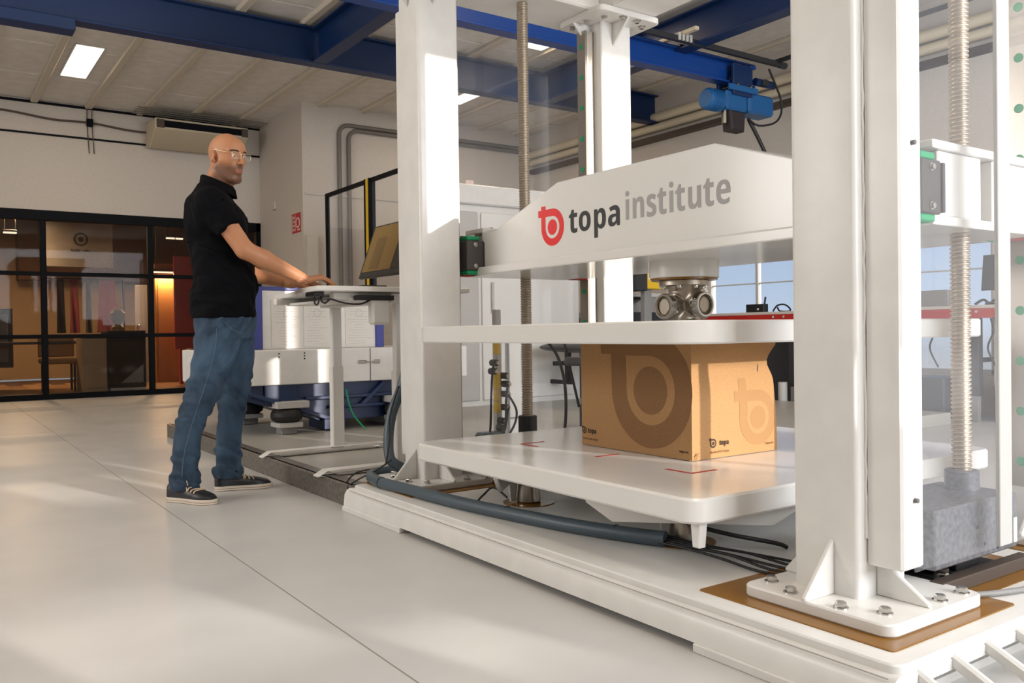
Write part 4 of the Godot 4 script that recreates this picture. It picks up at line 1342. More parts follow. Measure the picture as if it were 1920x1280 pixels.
	for qd in 4:
		var an := PI / 4 + PI / 2 * qd
		var nrm := V(cos(an), 0, sin(an))
		var along := Vector3.UP.cross(nrm)
		obj("stiffener", pz([Vector2(-0.25, 0.2), Vector2(0.25, 0.2), Vector2(0.335, 0.262), Vector2(0.335, 0.286), Vector2(-0.335, 0.286), Vector2(-0.335, 0.262)], Transform3D(Basis(along, Vector3.UP, nrm), V(cx, 0, -2.505) + nrm * 0.70), 0.018, 0.002), M.white_gloss, lp)
	obj("stiffener", bx(V(cx - 0.42, 0.205, -2.92), V(cx + 0.42, 0.286, -2.09), 0.004), M.white_gloss, lp)
	for p in [[-1.99, -2.05], [-2.83, -2.03], [-1.99, -2.97], [-2.83, -2.97]]:
		obj("foot_pad", cy(V(p[0], 0.119, p[1]), V(p[0], 0.1235, p[1]), 0.105, 30, 0.001), M.amber, lp)
		var lg := obj("load_cell_foot", cy(V(p[0], 0.1235, p[1]), V(p[0], 0.2, p[1]), 0.05, 24, 0.006, 0.042), M.steel, lp)
		obj("foot_block", bx(V(p[0] - 0.035, 0.2, p[1] - 0.035), V(p[0] + 0.035, 0.285, p[1] + 0.035), 0.004), M.cast_grey, lg)
		obj("foot_bracket", pz(elev([Vector2(p[1] + 0.03, 0.284), Vector2(p[1] + 0.09, 0.284), Vector2(p[1] + 0.075, 0.13), Vector2(p[1] + 0.05, 0.13)]), PX_(p[0] - 0.03), 0.012, 0.002), M.white_paint, lg)
	obj("corner_tab", pz(elev([Vector2(-0.02, 0.285), Vector2(0.02, 0.285), Vector2(0.012, 0.212), Vector2(-0.012, 0.212)]), NZ_(-1.75).translated(V(-1.655, 0, 0)), 0.03, 0.003), M.white_gloss, lp)
	# red corner marks on the lower platen
	for s in [-1.0, 1.0]:
		for t2 in [-1.0, 1.0]:
			var mx: float = -2.393 + s * 0.47
			var mz: float = -2.49 + t2 * 0.47
			var mk := MB.new()
			mk.span(V(mx, 0.3551, mz - 0.0075), V(mx - s * 0.115, 0.3556, mz + 0.0075), 0)
			mk.span(V(mx - 0.0075, 0.3551, mz), V(mx + 0.0075, 0.3556, mz - t2 * 0.115), 0)
			obj("corner_mark", mk, M.red_tape, lp, "thin red corner mark")
	for t2 in [-1.0, 1.0]:
		obj("corner_mark", bx(V(-2.4015, 0.3551, -2.49 + t2 * 0.47), V(-2.3865, 0.3556, -2.49 + t2 * 0.355), 0), M.red_tape, lp, "short red line mark")
	# clear guard panels on both sides
	for gx in [[-1.130, 1], [-3.688, -1]]:
		var p := obj("guard_panel", bx(V(gx[0] - 0.0025, 0.23, -3.07), V(gx[0] + 0.0025, 2.34, -1.94), 0), M.polycarbonate, T, "clear guard panel")
		if gx[1] > 0: obj("joint_strip", bx(V(gx[0] - 0.006, 0.23, -2.40), V(gx[0] + 0.006, 2.34, -2.335), 0.002), M.lightgrey, p)
		for y in [0.4, 1.25, 2.1]:
			for z in [-1.944, -3.06]:
				obj("screw", cy(V(gx[0] - 0.003 * gx[1], y, z), V(gx[0] + 0.007 * gx[1], y, z), 0.006, 12, 0.001), M.midgrey, p)

# ---------------------------------------------------------------- the carton under test
func carton() -> void:
	var o := thing("cardboard_box", "brown crushed cardboard box with a big round printed emblem standing on the white lower platen", "box", V(-2.39, 0.356, -2.425))
	var x0 := -2.69
	var x1 := -2.09
	var z0 := -2.20
	var z1 := -2.655
	var y0 := 0.357
	var y1 := 0.7735
	# rings of the outline at each height; the far right edge buckles inwards near the top
	var rows := 22
	var g := []
	for i in rows + 1:
		var t := float(i) / rows
		var y := lerpf(y0, y1, t)
		var row := []
		var buck := 0.035 * exp(-pow((t - 0.80) / 0.10, 2.0)) + 0.02 * smoothstep(0.15, 0.8, t)
		var out := 0.022 * exp(-pow((t - 0.97) / 0.06, 2.0))
		var segs := 24
		for k in segs:      # +z face, left to right
			var u := float(k) / segs
			row.append(V(lerpf(x0, x1, u), y, z0 - 0.004 * sin(PI * u) * sin(PI * t) + 0.003 * sin(PI * u) * exp(-pow((t - 0.95) / 0.05, 2.0))))
		for k in segs:      # +x face, front to back
			var u := float(k) / segs
			var bulge := -0.016 * sin(PI * u) * exp(-pow((t - 0.78) / 0.16, 2.0)) + 0.006 * sin(PI * u) * t
			row.append(V(x1 + bulge + 0.01 * out, y, lerpf(z0, z1 + buck - out, u)))
		for k in segs:
			var u := float(k) / segs
			row.append(V(lerpf(x1, x0, u), y, z1 + (buck - out) * (1.0 - u)))
		for k in segs:
			var u := float(k) / segs
			row.append(V(x0, y, lerpf(z1, z0, u)))
		g.append(row)
	var K: int = g[0].size()
	# body with hard vertical edges: one sheet per face
	var body := MB.new()
	for f in 4:
		var s := []
		for row in g:
			var r := []
			for k in 25: r.append(row[(f * 24 + k) % K])
			s.append(r)
		body.grid(s)
	body.quad(V(x0, y0, z0), V(x0, y0, z1), V(x1, y0, z1), V(x1, y0, z0))
	body.quad(g[rows][0], g[rows][24], g[rows][48], g[rows][72])
	obj("body", body, M.carton, o)
	var fp := func(x: float, y: float, d: float) -> Vector3:      # a point on the front face
		var u := (x - x0) / (x1 - x0)
		var t := (y - y0) / (y1 - y0)
		return V(x, y, z0 - 0.004 * sin(PI * u) * sin(PI * t) + 0.003 * sin(PI * u) * exp(-pow((t - 0.95) / 0.05, 2.0)) + d)
	var sp := func(z: float, y: float, d: float) -> Vector3:      # a point on the right face
		var t := (y - y0) / (y1 - y0)
		var buck := 0.035 * exp(-pow((t - 0.80) / 0.10, 2.0)) + 0.02 * smoothstep(0.15, 0.8, t)
		var out := 0.022 * exp(-pow((t - 0.97) / 0.06, 2.0))
		var u := clampf((z - z0) / (z1 + buck - out - z0), 0.0, 1.0)
		return V(x1 - 0.016 * sin(PI * u) * exp(-pow((t - 0.78) / 0.16, 2.0)) + 0.006 * sin(PI * u) * t + 0.01 * out + d, y, z)
	# printed emblems, cut into strips so that they follow the board
	var EM := emblem(-2.297, 0.592, 0.212)
	var lays := [["printed_emblem", M.carton_print, 0.0007], ["emblem_drop", M.carton, 0.0011], ["emblem_disc", M.carton_print, 0.0015]]
	for L in 3:
		obj(lays[L][0], lay_on(EM[L], fp, lays[L][2], -9.0, y1 - 0.002), lays[L][1], o)
	var ES := emblem(0.0, 0.0, 0.102, 1.45)
	for L in 3:
		var q := []
		for p in ES[L]: q.append(Vector2(-2.546 - p.x, 0.487 + p.y))
		var cl := Geometry2D.intersect_polygons(PackedVector2Array(q), PackedVector2Array([Vector2(-2.648, 0.3), Vector2(-2.2, 0.3), Vector2(-2.2, 0.9), Vector2(-2.632, 0.9)]))
		if cl.size():
			obj("side_" + lays[L][0], lay_on(Array(cl[0]), sp, lays[L][2], -9.0, 9.0, true), [M.carton_print_pale, M.carton, M.carton_print_pale][L], o)
	# small print
	var sm := emblem(-2.674, 0.416, 0.0135)
	obj("small_mark", lay_on(sm[0], fp, 0.0007, -9, 9), M.carton_ink, o)
	obj("small_mark", lay_on(sm[1], fp, 0.0010, -9, 9), M.carton, o)
	obj("small_mark", lay_on(sm[2], fp, 0.0013, -9, 9), M.carton_ink, o)
	letters("lettering", "topa", V(-2.654, 0.400, z0 + 0.0), Basis.IDENTITY, 0.052, 0.024, 0.001, M.carton_ink, o)
	letters("lettering", "Pack with Topa", V(-2.682, 0.376, z0 + 0.0), Basis.IDENTITY, 0.09, 0.011, 0.001, M.carton_print, o)
	letters("lettering", "topa.eu", V(-2.150, 0.379, z0 + 0.0), Basis.IDENTITY, 0.042, 0.010, 0.001, M.carton_ink, o)
	var qs := Basis(Vector3(0, 0, -1), Vector3.UP, Vector3.RIGHT)
	var sm2 := emblem(0, 0, 0.0165)
	for L in 3:
		var q2 := []
		for p in sm2[L]: q2.append(Vector2(-2.305 - p.x, 0.410 + p.y))
		obj("small_mark", lay_on(q2, sp, 0.0009 + 0.0003 * L, -9, 9, true), [M.carton_ink, M.carton, M.carton_ink][L], o)
	letters("lettering", "topa", V(x1 + 0.0035, 0.396, -2.337), qs, 0.046, 0.022, 0.001, M.carton_ink, o)
	letters("lettering", "Pack with Topa", V(x1 + 0.003, 0.373, -2.29), qs, 0.095, 0.010, 0.001, M.carton_print, o)
	letters("lettering", "topa.eu", V(x1 + 0.003, 0.381, -2.585), qs, 0.045, 0.010, 0.001, M.carton_print, o)
	# crumpled corner flap and hand hole
	obj("corner_crease", pz([Vector2(0, 0), Vector2(0.035, 0.028), Vector2(0.03, 0.0)], Transform3D(Basis(Vector3(0.6, 0, -0.8), Vector3.UP, Vector3(0.8, 0, 0.6)), V(x1 - 0.012, y0, z0 + 0.004)), 0.004, 0.001), M.carton, o)
	var hole := MB.new()
	var hr := []
	for i in 17:
		var a := PI * i / 16.0
		hr.append(Vector2(-2.555 + 0.0045 * sin(a), 0.668 - 0.014 * cos(a)))
	obj("hand_hole", lay_on(hr, sp, 0.001, -9, 9, true), M.ink, o)

func lay_on(poly: Array, f: Callable, d: float, ylo: float, yhi: float, flip := false) -> MB:
	# lays a flat shape (u, y) on a curved face, in horizontal strips
	var m := MB.new()
	var lo := 9.0
	var hi := -9.0
	for p in poly:
		lo = minf(lo, p.y); hi = maxf(hi, p.y)
	lo = maxf(lo, ylo); hi = minf(hi, yhi)
	var n := maxi(1, int((hi - lo) / 0.012))
	for i in n:
		var a := lerpf(lo, hi, float(i) / n)
		var b := lerpf(lo, hi, float(i + 1) / n)
		for c0 in Geometry2D.intersect_polygons(PackedVector2Array(poly), PackedVector2Array([Vector2(-9, a), Vector2(9, a), Vector2(9, b), Vector2(-9, b)])):
			var ua := 9.0
			var ub := -9.0
			for p in c0:
				ua = minf(ua, p.x); ub = maxf(ub, p.x)
			var cells := []
			var nu := maxi(1, int((ub - ua) / 0.024))
			for j in nu:
				var l := lerpf(ua, ub, float(j) / nu)
				var r := lerpf(ua, ub, float(j + 1) / nu)
				cells.append_array(Geometry2D.intersect_polygons(c0, PackedVector2Array([Vector2(l, -9), Vector2(r, -9), Vector2(r, 9), Vector2(l, 9)])))
			for c in cells:
				lay_cell(m, c, f, d, flip)
	return m

func lay_cell(m: MB, c: PackedVector2Array, f: Callable, d: float, flip: bool) -> void:
	var ix := Geometry2D.triangulate_polygon(c)
	for t in range(0, ix.size(), 3):
		var A: Vector2 = c[ix[t]]
		var B: Vector2 = c[ix[t + 1]]
		var C: Vector2 = c[ix[t + 2]]
		if (B - A).cross(C - A) < 0:
			var e := B
			B = C; C = e
		if flip: m.tri(f.call(A.x, A.y, d), f.call(C.x, C.y, d), f.call(B.x, B.y, d))
		else: m.tri(f.call(A.x, A.y, d), f.call(B.x, B.y, d), f.call(C.x, C.y, d))

# ---------------------------------------------------------------- standing desk
func desk() -> void:
	var o := thing("standing_desk", "white height-adjustable standing desk on two T-legs in front of the man", "desk", V(-4.5, 0.098, -1.95))
	var top := [Vector2(-3.97, -1.60), Vector2(-3.955, -1.62), Vector2(-3.955, -2.46), Vector2(-5.06, -2.46), Vector2(-5.06, -1.78), Vector2(-5.03, -1.755), Vector2(-4.8, -1.745), Vector2(-4.55, -1.70), Vector2(-4.3, -1.63), Vector2(-4.1, -1.603)]
	obj("tabletop", pz(plan(top), UP_(1.027), 0.026, 0.004), M.laminate, o)
	obj("frame_beam", bx(V(-4.98, 0.975, -2.12), V(-4.02, 1.024, -2.02), 0.004), M.laminate, o)
	obj("cable_tray", bx(V(-4.95, 0.985, -1.98), V(-4.05, 1.0, -1.80), 0.003), M.laminate, o)
	for lx in [-4.925, -4.085]:
		var lg := obj("leg", bx(V(lx - 0.026, 0.12, -2.135), V(lx + 0.026, 0.62, -2.06), 0.006), M.laminate, o)
		obj("inner_tube", bx(V(lx - 0.021, 0.6, -2.128), V(lx + 0.021, 1.02, -2.067), 0.005), M.laminate, lg)
		obj("support_arm", bx(V(lx - 0.025, 0.99, -2.42), V(lx + 0.025, 1.027, -1.72), 0.004), M.laminate, lg)
		obj("foot", pz(elev([Vector2(-2.44, 0.104), Vector2(-1.62, 0.104), Vector2(-1.62, 0.108), Vector2(-1.67, 0.135), Vector2(-2.39, 0.135), Vector2(-2.44, 0.108)]), PX_(lx - 0.035), 0.07, 0.004), M.laminate, o)
		obj("foot_glide", bx(V(lx - 0.02, 0.098, -1.7), V(lx + 0.02, 0.104, -1.66), 0.001), M.black, o)
		obj("foot_glide", bx(V(lx - 0.02, 0.098, -2.4), V(lx + 0.02, 0.104, -2.36), 0.001), M.black, o)
	obj("hand_switch", bx(V(-4.16, 1.003, -1.66), V(-4.03, 1.027, -1.61), 0.004), M.black, o)
	obj("control_box", bx(V(-4.05, 0.86, -2.0), V(-3.99, 0.995, -1.9), 0.012), M.laminate, o)
	obj("power_strip", bx(V(-4.04, 0.985, -2.02), V(-3.98, 1.01, -1.82), 0.003), M.black, o)
	tag(obj("desk_cable", tb([V(-4.06, 1.005, -1.655), V(-4.05, 0.985, -1.65), V(-4.05, 0.97, -1.67), V(-4.05, 0.985, -1.69), V(-4.04, 0.99, -1.70), V(-4.03, 0.972, -1.76), V(-4.02, 0.965, -1.84), V(-4.02, 0.985, -1.9)], 0.0045, 7, 6), M.cable), "thin black cable hanging under the desk edge from the hand switch", "cable")
	tag(obj("switch_coil", tb([V(-4.10, 1.005, -1.635), V(-4.10, 0.975, -1.635), V(-4.085, 0.962, -1.64), V(-4.07, 0.975, -1.645), V(-4.07, 1.0, -1.645)], 0.004, 7, 6), M.cable), "short black cable loop below the desk hand switch", "cable")
	# monitor
	var n := thing("monitor", "black desktop monitor with a dim amber screen on the standing desk", "monitor", V(-4.42, 1.053, -2.3))
	var tilt := Basis(Vector3.RIGHT, deg_to_rad(-20.0))
	var c := V(-4.47, 1.30, -2.24)
	var m := MB.new(); m.box(c, V(0.56, 0.34, 0.022), 0.005, tilt); obj("housing", m, M.black, n)
	var s := MB.new(); s.box(c + tilt * V(-0.07, 0.012, 0.0118), V(0.37, 0.29, 0.002), 0.0, tilt); obj("screen", s, M.screen, n)
	s = MB.new(); s.box(c + tilt * V(0.2, 0.012, 0.0118), V(0.14, 0.29, 0.002), 0.0, tilt); obj("screen", s, M.screen_side, n)
	s = MB.new(); s.box(c + tilt * V(-0.11, -0.02, 0.0134), V(0.12, 0.2, 0.001), 0.0, tilt); obj("screen_window", s, M.screen_dark, n)
	obj("stand", bx(V(-4.42, 1.06, -2.34), V(-4.34, 1.26, -2.30), 0.006), M.black, n)
	obj("stand_base", bx(V(-4.48, 1.053, -2.42), V(-4.28, 1.062, -2.22), 0.003), M.black, n)
	tag(obj("keyboard", bx(V(-4.42, 1.053, -2.02), V(-4.06, 1.066, -1.88), 0.003), M.black), "flat black keyboard on the desk just beyond the man's hand", "keyboard")
	tag(obj("paper_sheet", bx(V(-4.3, 1.053, -2.25), V(-4.02, 1.058, -2.06), 0.001), M.paper), "white paper lying on the desk behind the keyboard", "paper")
	var bd := thing("blue_carton", "small pale blue pack standing beside the monitor stand", "pack", V(-4.2, 1.053, -2.2))
	obj("body", bx(V(-4.25, 1.0535, -2.31), V(-4.17, 1.10, -2.27), 0.004), M.blue_hoist, bd)

# ---------------------------------------------------------------- vibration table behind the desk
func shaker() -> void:
	var o := thing("vibration_table", "white vibration table body on a dark blue frame with black air springs behind the desk", "vibration table", V(-6.5, 0.098, -2.6))
	var xf := -6.0
	obj("body", bx(V(-7.1, 0.455, -3.7), V(xf, 0.705, -1.72), 0.006), M.white_paint, o)
	obj("door_gap", bx(V(xf - 0.001, 0.455, -2.835), V(xf + 0.001, 0.705, -2.829), 0), M.dark, o)
	var la := obj("latch", bx(V(xf, 0.59, -2.80), V(xf + 0.012, 0.615, -2.73), 0.003), M.chrome, o)
	obj("latch_keeper", bx(V(xf, 0.588, -2.91), V(xf + 0.012, 0.617, -2.86), 0.003), M.chrome, la)
	obj("latch_hook", cy(V(xf + 0.008, 0.602, -2.86), V(xf + 0.008, 0.602, -2.80), 0.005, 8), M.chrome, la)
	for q in [[0.68, -2.12], [0.655, -2.12], [0.68, -2.31], [0.66, -2.31], [0.64, -2.31]]:
		obj("screw", cy(V(xf, q[0], q[1]), V(xf + 0.003, q[0], q[1]), 0.006, 8, 0.001), M.dark, o)
	obj("lower_frame", pz(elev([Vector2(-1.75, 0.455), Vector2(-3.65, 0.455), Vector2(-3.65, 0.25), Vector2(-2.9, 0.17), Vector2(-2.45, 0.17), Vector2(-2.15, 0.28), Vector2(-1.75, 0.38)]), PX_(-7.05), 1.0, 0.004), M.navy, o)
	obj("frame_rib", bx(V(-6.08, 0.335, -3.5), V(-6.0, 0.36, -2.32), 0.004), M.navy, o)
	obj("frame_rib", bx(V(-6.08, 0.262, -3.4), V(-5.99, 0.285, -2.5), 0.004), M.navy, o)
	var dg := MB.new(); dg.bar(V(-6.02, 0.44, -1.8), V(-6.02, 0.19, -2.5), 0.05, 0.03, 0.003); obj("frame_rib", dg, M.navy, o)
	dg = MB.new(); dg.bar(V(-6.02, 0.44, -2.95), V(-6.02, 0.27, -2.75), 0.05, 0.03, 0.003); obj("frame_rib", dg, M.navy, o)
	obj("frame_foot", bx(V(-6.3, 0.11, -2.62), V(-5.99, 0.19, -2.45), 0.005), M.navy, o)
	obj("frame_foot", bx(V(-6.25, 0.335, -2.26), V(-6.02, 0.455, -2.02), 0.005), M.navy, o)
	for s in [[-6.03, -2.18], [-5.95, -3.05], [-6.9, -2.18], [-6.9, -3.3]]:
		var sp := MB.new()
		sp.lathe(V(s[0], 0.185, s[1]), Vector3.UP, [Vector2(0.06, 0), Vector2(0.085, 0.004), Vector2(0.108, 0.02), Vector2(0.116, 0.045), Vector2(0.112, 0.07), Vector2(0.095, 0.092), Vector2(0.07, 0.1), Vector2(0.05, 0.102)], 28)
		var a := obj("air_spring", sp, M.rubber, o)
		obj("spring_plate", bx(V(s[0] - 0.1, 0.287, s[1] - 0.14), V(s[0] + 0.09, 0.337, s[1] + 0.1), 0.004), M.lightgrey, a)
		obj("spring_plate", bx(V(s[0] - 0.09, 0.15, s[1] - 0.09), V(s[0] + 0.09, 0.185, s[1] + 0.09), 0.004), M.lightgrey, a)
		obj("spring_foot", bx(V(s[0] - 0.06, 0.1, s[1] - 0.06), V(s[0] + 0.05, 0.15, s[1] + 0.06), 0.004), M.grey, a)
	tag(obj("drain_tube", tb([V(-5.97, 0.40, -2.62), V(-5.95, 0.3, -2.63), V(-5.92, 0.2, -2.66), V(-5.86, 0.106, -2.72)], 0.006, 7), M.green), "thin green tube hanging from the dark blue frame", "tube")
	# framed board with drawings standing on it
	var b := thing("drawing_board", "white board in a blue frame pinned with drawing sheets on the vibration table", "board", V(-6.35, 0.706, -2.6))
	obj("panel", bx(V(-6.40, 0.708, -3.10), V(-6.36, 1.17, -2.06), 0.003), M.white_paint, b)
	for z in [-2.085, -3.085]:
		obj("frame_post", bx(V(-6.41, 0.706, z - 0.035), V(-6.34, 1.18, z + 0.035), 0.004), M.blue_frame, b)
	obj("frame_bar", bx(V(-6.40, 1.15, -3.05), V(-6.355, 1.18, -2.12), 0.004), M.blue_frame, b)
	obj("divider", bx(V(-6.36, 0.72, -2.70), V(-6.345, 1.12, -2.685), 0.002), M.black, b)
	var rg := RandomNumberGenerator.new(); rg.seed = 9
	var si := 0
	for s in [[-2.19, -2.43], [-2.445, -2.665], [-2.79, -3.03]]:
		var sh := tag(obj("drawing_sheet", bx(V(-6.358, 0.72, s[1]), V(-6.355, 1.08, s[0]), 0), M.paper), "pale sheet with faint line drawings, %s on the blue framed board" % ["leftmost of three", "middle one", "rightmost of three"][si], "drawing", "drawing sheets on the framed board")
		si += 1
		var ln := MB.new()
		for i in 16:
			var y := 0.74 + 0.021 * i
			var za: float = lerpf(s[0], s[1], rg.randf_range(0.06, 0.35))
			var zb: float = lerpf(s[0], s[1], rg.randf_range(0.5, 0.94))
			ln.span(V(-6.355, y, zb), V(-6.3544, y + 0.0022, za), 0)
		ln.lathe(V(-6.355, 0.98, (s[0] + s[1]) * 0.5), Vector3.RIGHT, [Vector2(0.03, 0), Vector2(0.03, 0.0006), Vector2(0.027, 0.0006), Vector2(0.027, 0)], 18)
		obj("drawn_lines", ln, M.pencil, sh)
	# machine guard fence behind
	var f := thing("guard_fence", "black framed clear guard panel with a yellow post behind the monitor", "guard fence", V(-7.9, 0, -3.8))
	obj("frame", bx(V(-9.12, 0.0, -3.82), V(-9.08, 2.39, -3.78), 0.003), M.frame_black, f)
	obj("frame", bx(V(-9.08, 2.35, -3.82), V(-6.7, 2.39, -3.78), 0.003), M.frame_black, f)
	obj("frame", bx(V(-6.74, 0.0, -3.82), V(-6.70, 2.39, -3.78), 0.003), M.frame_black, f)
	obj("post", bx(V(-8.04, 0.0, -3.83), V(-7.97, 2.39, -3.77), 0.003), M.yellow, f)
	obj("post_edge", bx(V(-8.07, 0.0, -3.835), V(-8.04, 2.39, -3.765), 0.002), M.frame_black, f)
	obj("post_edge", bx(V(-7.97, 0.0, -3.835), V(-7.94, 2.39, -3.765), 0.002), M.frame_black, f)
	obj("clear_panel", bx(V(-9.08, 0.8, -3.802), V(-8.07, 2.35, -3.798), 0), M.polycarbonate, f)
	obj("clear_panel", bx(V(-7.94, 0.8, -3.802), V(-6.7, 2.35, -3.798), 0), M.polycarbonate, f)

# ---------------------------------------------------------------- hoses, cables and pneumatic gear
func services() -> void:
	var h := MB.new()
	h.tube([V(-3.74, 0.72, -1.98), V(-3.76, 0.55, -1.94), V(-3.79, 0.42, -1.90), V(-3.77, 0.30, -1.87), V(-3.71, 0.21, -1.85), V(-3.69, 0.165, -1.90), V(-3.74, 0.150, -1.86), V(-3.745, 0.147, -1.78), V(-3.66, 0.145, -1.725), V(-3.50, 0.144, -1.70), V(-3.28, 0.144, -1.715), V(-3.1, 0.146, -1.72), V(-2.85, 0.144, -1.745), V(-2.55, 0.144, -1.79), V(-2.3, 0.144, -1.84), V(-2.1, 0.145, -1.90), V(-1.97, 0.146, -1.95)], 0.025, 16, 8)
	var ho := obj("cable_hose", h, M.hose)
	tag(ho, "thick grey cable hose lying along the front of the tester base", "hose")
	for p in [[V(-3.50, 0.144, -1.70), V(1, 0, -0.05)], [V(-2.62, 0.144, -1.782), V(1, 0, -0.15)], [V(-2.14, 0.145, -1.89), V(1, 0, -0.35)]]:
		var d: Vector3 = p[1].normalized()
		obj("tie", cy(p[0] - d * 0.004, p[0] + d * 0.004, 0.0265, 16, 0.001), M.cable, ho)
	tag(obj("hose_tie", tb([V(-3.74, 0.17, -1.78), V(-3.81, 0.15, -1.72), V(-3.83, 0.11, -1.68), V(-3.79, 0.09, -1.655), V(-3.73, 0.13, -1.69), V(-3.66, 0.175, -1.75), V(-3.64, 0.22, -1.82)], 0.004, 7, 6), M.cable), "thin black wire looping round the bend of the grey hose", "wire")
	tag(obj("column_wire", tb([V(-3.71, 0.56, -1.90), V(-3.73, 0.42, -1.86), V(-3.70, 0.3, -1.84), V(-3.66, 0.2, -1.80)], 0.0045, 7, 5), M.cable), "black wire beside the left column foot", "wire")
	var rg := RandomNumberGenerator.new(); rg.seed = 4
	for i in 5:
		var o := 0.02 * (i - 2)
		tag(obj("signal_cable", tb([V(-2.0, 0.146 - o * 0.25, -1.94 + o * 0.4), V(-1.88, 0.138, -1.975 + o * 0.9), V(-1.74, 0.130 + 0.006 * (i % 2), -2.015 + o * 1.5 + rg.randf_range(-0.008, 0.008)), V(-1.6, 0.1255, -2.03 + o * 2.0), V(-1.44, 0.1255, -2.05 + o * 1.5)], 0.0042, 7, 5), M.cable), "thin black cable leaving the grey hose end, %s of five" % ["hindmost", "second from the back", "middle one", "second from the front", "foremost"][i], "cable", "black cables leaving the hose end")
	tag(obj("sensor_cable", tb([V(-1.93, 0.19, -2.02), V(-1.82, 0.17, -2.08), V(-1.74, 0.14, -2.2), V(-1.72, 0.126, -2.23)], 0.007, 7, 5), M.cable), "black sensor cable dropping from the platen foot", "cable")
	tag(obj("sensor_cable", tb([V(-1.66, 0.21, -2.36), V(-1.62, 0.18, -2.36), V(-1.63, 0.14, -2.38), V(-1.66, 0.126, -2.39)], 0.007, 7, 5), M.cable), "short black cable curl near the right column", "cable")
	tag(obj("foot_cable", tb([V(-2.84, 0.15, -1.93), V(-2.92, 0.18, -1.92), V(-2.96, 0.15, -1.9), V(-2.9, 0.128, -1.83), V(-2.72, 0.128, -1.80)], 0.0045, 7, 5), M.cable), "thin dark cable curling beside the left platen foot", "cable")
	tag(obj("gear_box_cable", tb([V(-1.3, 0.127, -2.2), V(-1.2, 0.135, -2.14), V(-1.12, 0.130, -2.2), V(-1.05, 0.128, -2.45), V(-1.02, 0.14, -2.7), V(-1.0, 0.15, -3.0)], 0.008, 7, 5), M.grey), "grey cable running beside the right gear box on the base", "cable")
	tag(obj("black_lead", tb([V(-1.36, 0.132, -2.12), V(-1.27, 0.14, -2.06), V(-1.18, 0.132, -2.06), V(-1.1, 0.13, -2.1)], 0.006, 7, 5), M.cable), "short black lead in front of the right gear box", "cable")
	# pneumatic valve stack behind the tester
	var v := thing("valve_stack", "yellow and black valve stack on a post behind the left guard panel", "valve stack", V(-4.3, 0.098, -2.86))
	obj("post", bx(V(-4.345, 0.1, -2.90), V(-4.305, 0.95, -2.86), 0.003), M.lightgrey, v)
	for q in [[0.68, 0.77], [0.47, 0.57], [0.40, 0.465], [0.33, 0.395]]:
		obj("yellow_block", bx(V(-4.30, q[0], -2.87), V(-4.27, q[1], -2.835), 0.004), M.yellow, v)
	for q in [[0.63, -2.83], [0.58, -2.82], [0.55, -2.9], [0.50, -2.91], [0.44, -2.905], [0.36, -2.9], [0.28, -2.88], [0.24, -2.87]]:
		obj("connector", cy(V(-4.31, q[0], q[1]), V(-4.25, q[0], q[1]), 0.02, 12, 0.003), M.dark, v)
		obj("connector_nut", cy(V(-4.25, q[0], q[1]), V(-4.235, q[0], q[1]), 0.014, 6, 0.001), M.cast, v)
	obj("motor_can", cy(V(-4.29, 0.14, -2.87), V(-4.29, 0.22, -2.87), 0.035, 16), M.dark, v)
	var cabs := [[V(-4.25, 0.63, -2.83), V(-4.22, 0.60, -2.78), V(-4.21, 0.45, -2.76), V(-4.21, 0.25, -2.75), V(-4.2, 0.12, -2.72)], [V(-4.24, 0.5, -2.9), V(-4.22, 0.4, -2.87), V(-4.2, 0.28, -2.85), V(-4.2, 0.2, -2.8), V(-4.2, 0.16, -2.74)], [V(-4.24, 0.44, -2.9), V(-4.2, 0.35, -2.93), V(-4.2, 0.27, -2.92), V(-4.21, 0.2, -2.88)], [V(-4.24, 0.36, -2.9), V(-4.2, 0.22, -2.84), V(-4.2, 0.17, -2.78), V(-4.19, 0.2, -2.7)], [V(-4.24, 0.28, -2.88), V(-4.2, 0.2, -2.83), V(-4.18, 0.17, -2.76), V(-4.16, 0.22, -2.68)]]
	var ci := 0
	for c in cabs:
		tag(obj("air_hose", tb(c, 0.007, 7, 6), M.cable), "dark air hose drooping from the yellow valve stack, %s" % ["the tall arc at its left", "from the upper middle connector", "from the lower middle connector", "from the second lowest connector", "from the lowest connector"][ci], "hose", "air hoses of the valve stack")
		ci += 1
	var cr := thing("cable_crate", "dark blue grey clump of connectors beside the left rail behind the tester", "connector block", V(-4.2, 0.098, -2.72))
	var cm := MB.new()
	cm.span(V(-4.25, 0.1, -2.80), V(-4.15, 0.23, -2.66), 0.015)
	obj("body", cm, M.hose, cr)
	for i in 5: obj("plug", cy(V(-4.15, 0.13 + 0.02 * (i % 2), -2.68 - 0.025 * i), V(-4.12, 0.14 + 0.02 * (i % 2), -2.68 - 0.025 * i), 0.01, 10), M.cast, cr)
	var wp := thing("white_pillar", "bright white narrow pillar with a grey conduit behind the left guard panel", "pillar", V(-4.75, 0.098, -3.3))
	obj("body", bx(V(-4.80, 0.1, -3.34), V(-4.72, 0.80, -3.18), 0.004), M.white_paint, wp)
	obj("conduit", cy(V(-4.70, 0.1, -3.22), V(-4.70, 0.86, -3.22), 0.008, 8), M.grey, wp)
	obj("cap_box", bx(V(-4.79, 0.80, -3.25), V(-4.70, 0.83, -3.16), 0.003), M.grey, wp)
	for y in [0.24, 0.76]: obj("clip", cy(V(-4.71, y, -3.12), V(-4.70, y, -3.33), 0.005, 8), M.grey, wp)
	tag(obj("screw_cable", tb([V(-3.9, 0.75, -2.95), V(-3.86, 0.66, -2.99), V(-3.84, 0.5, -3.02), V(-3.84, 0.3, -3.02), V(-3.86, 0.13, -3.0)], 0.009, 8, 5), M.cable), "black cable hanging in an arc right of the left ball screw", "cable")
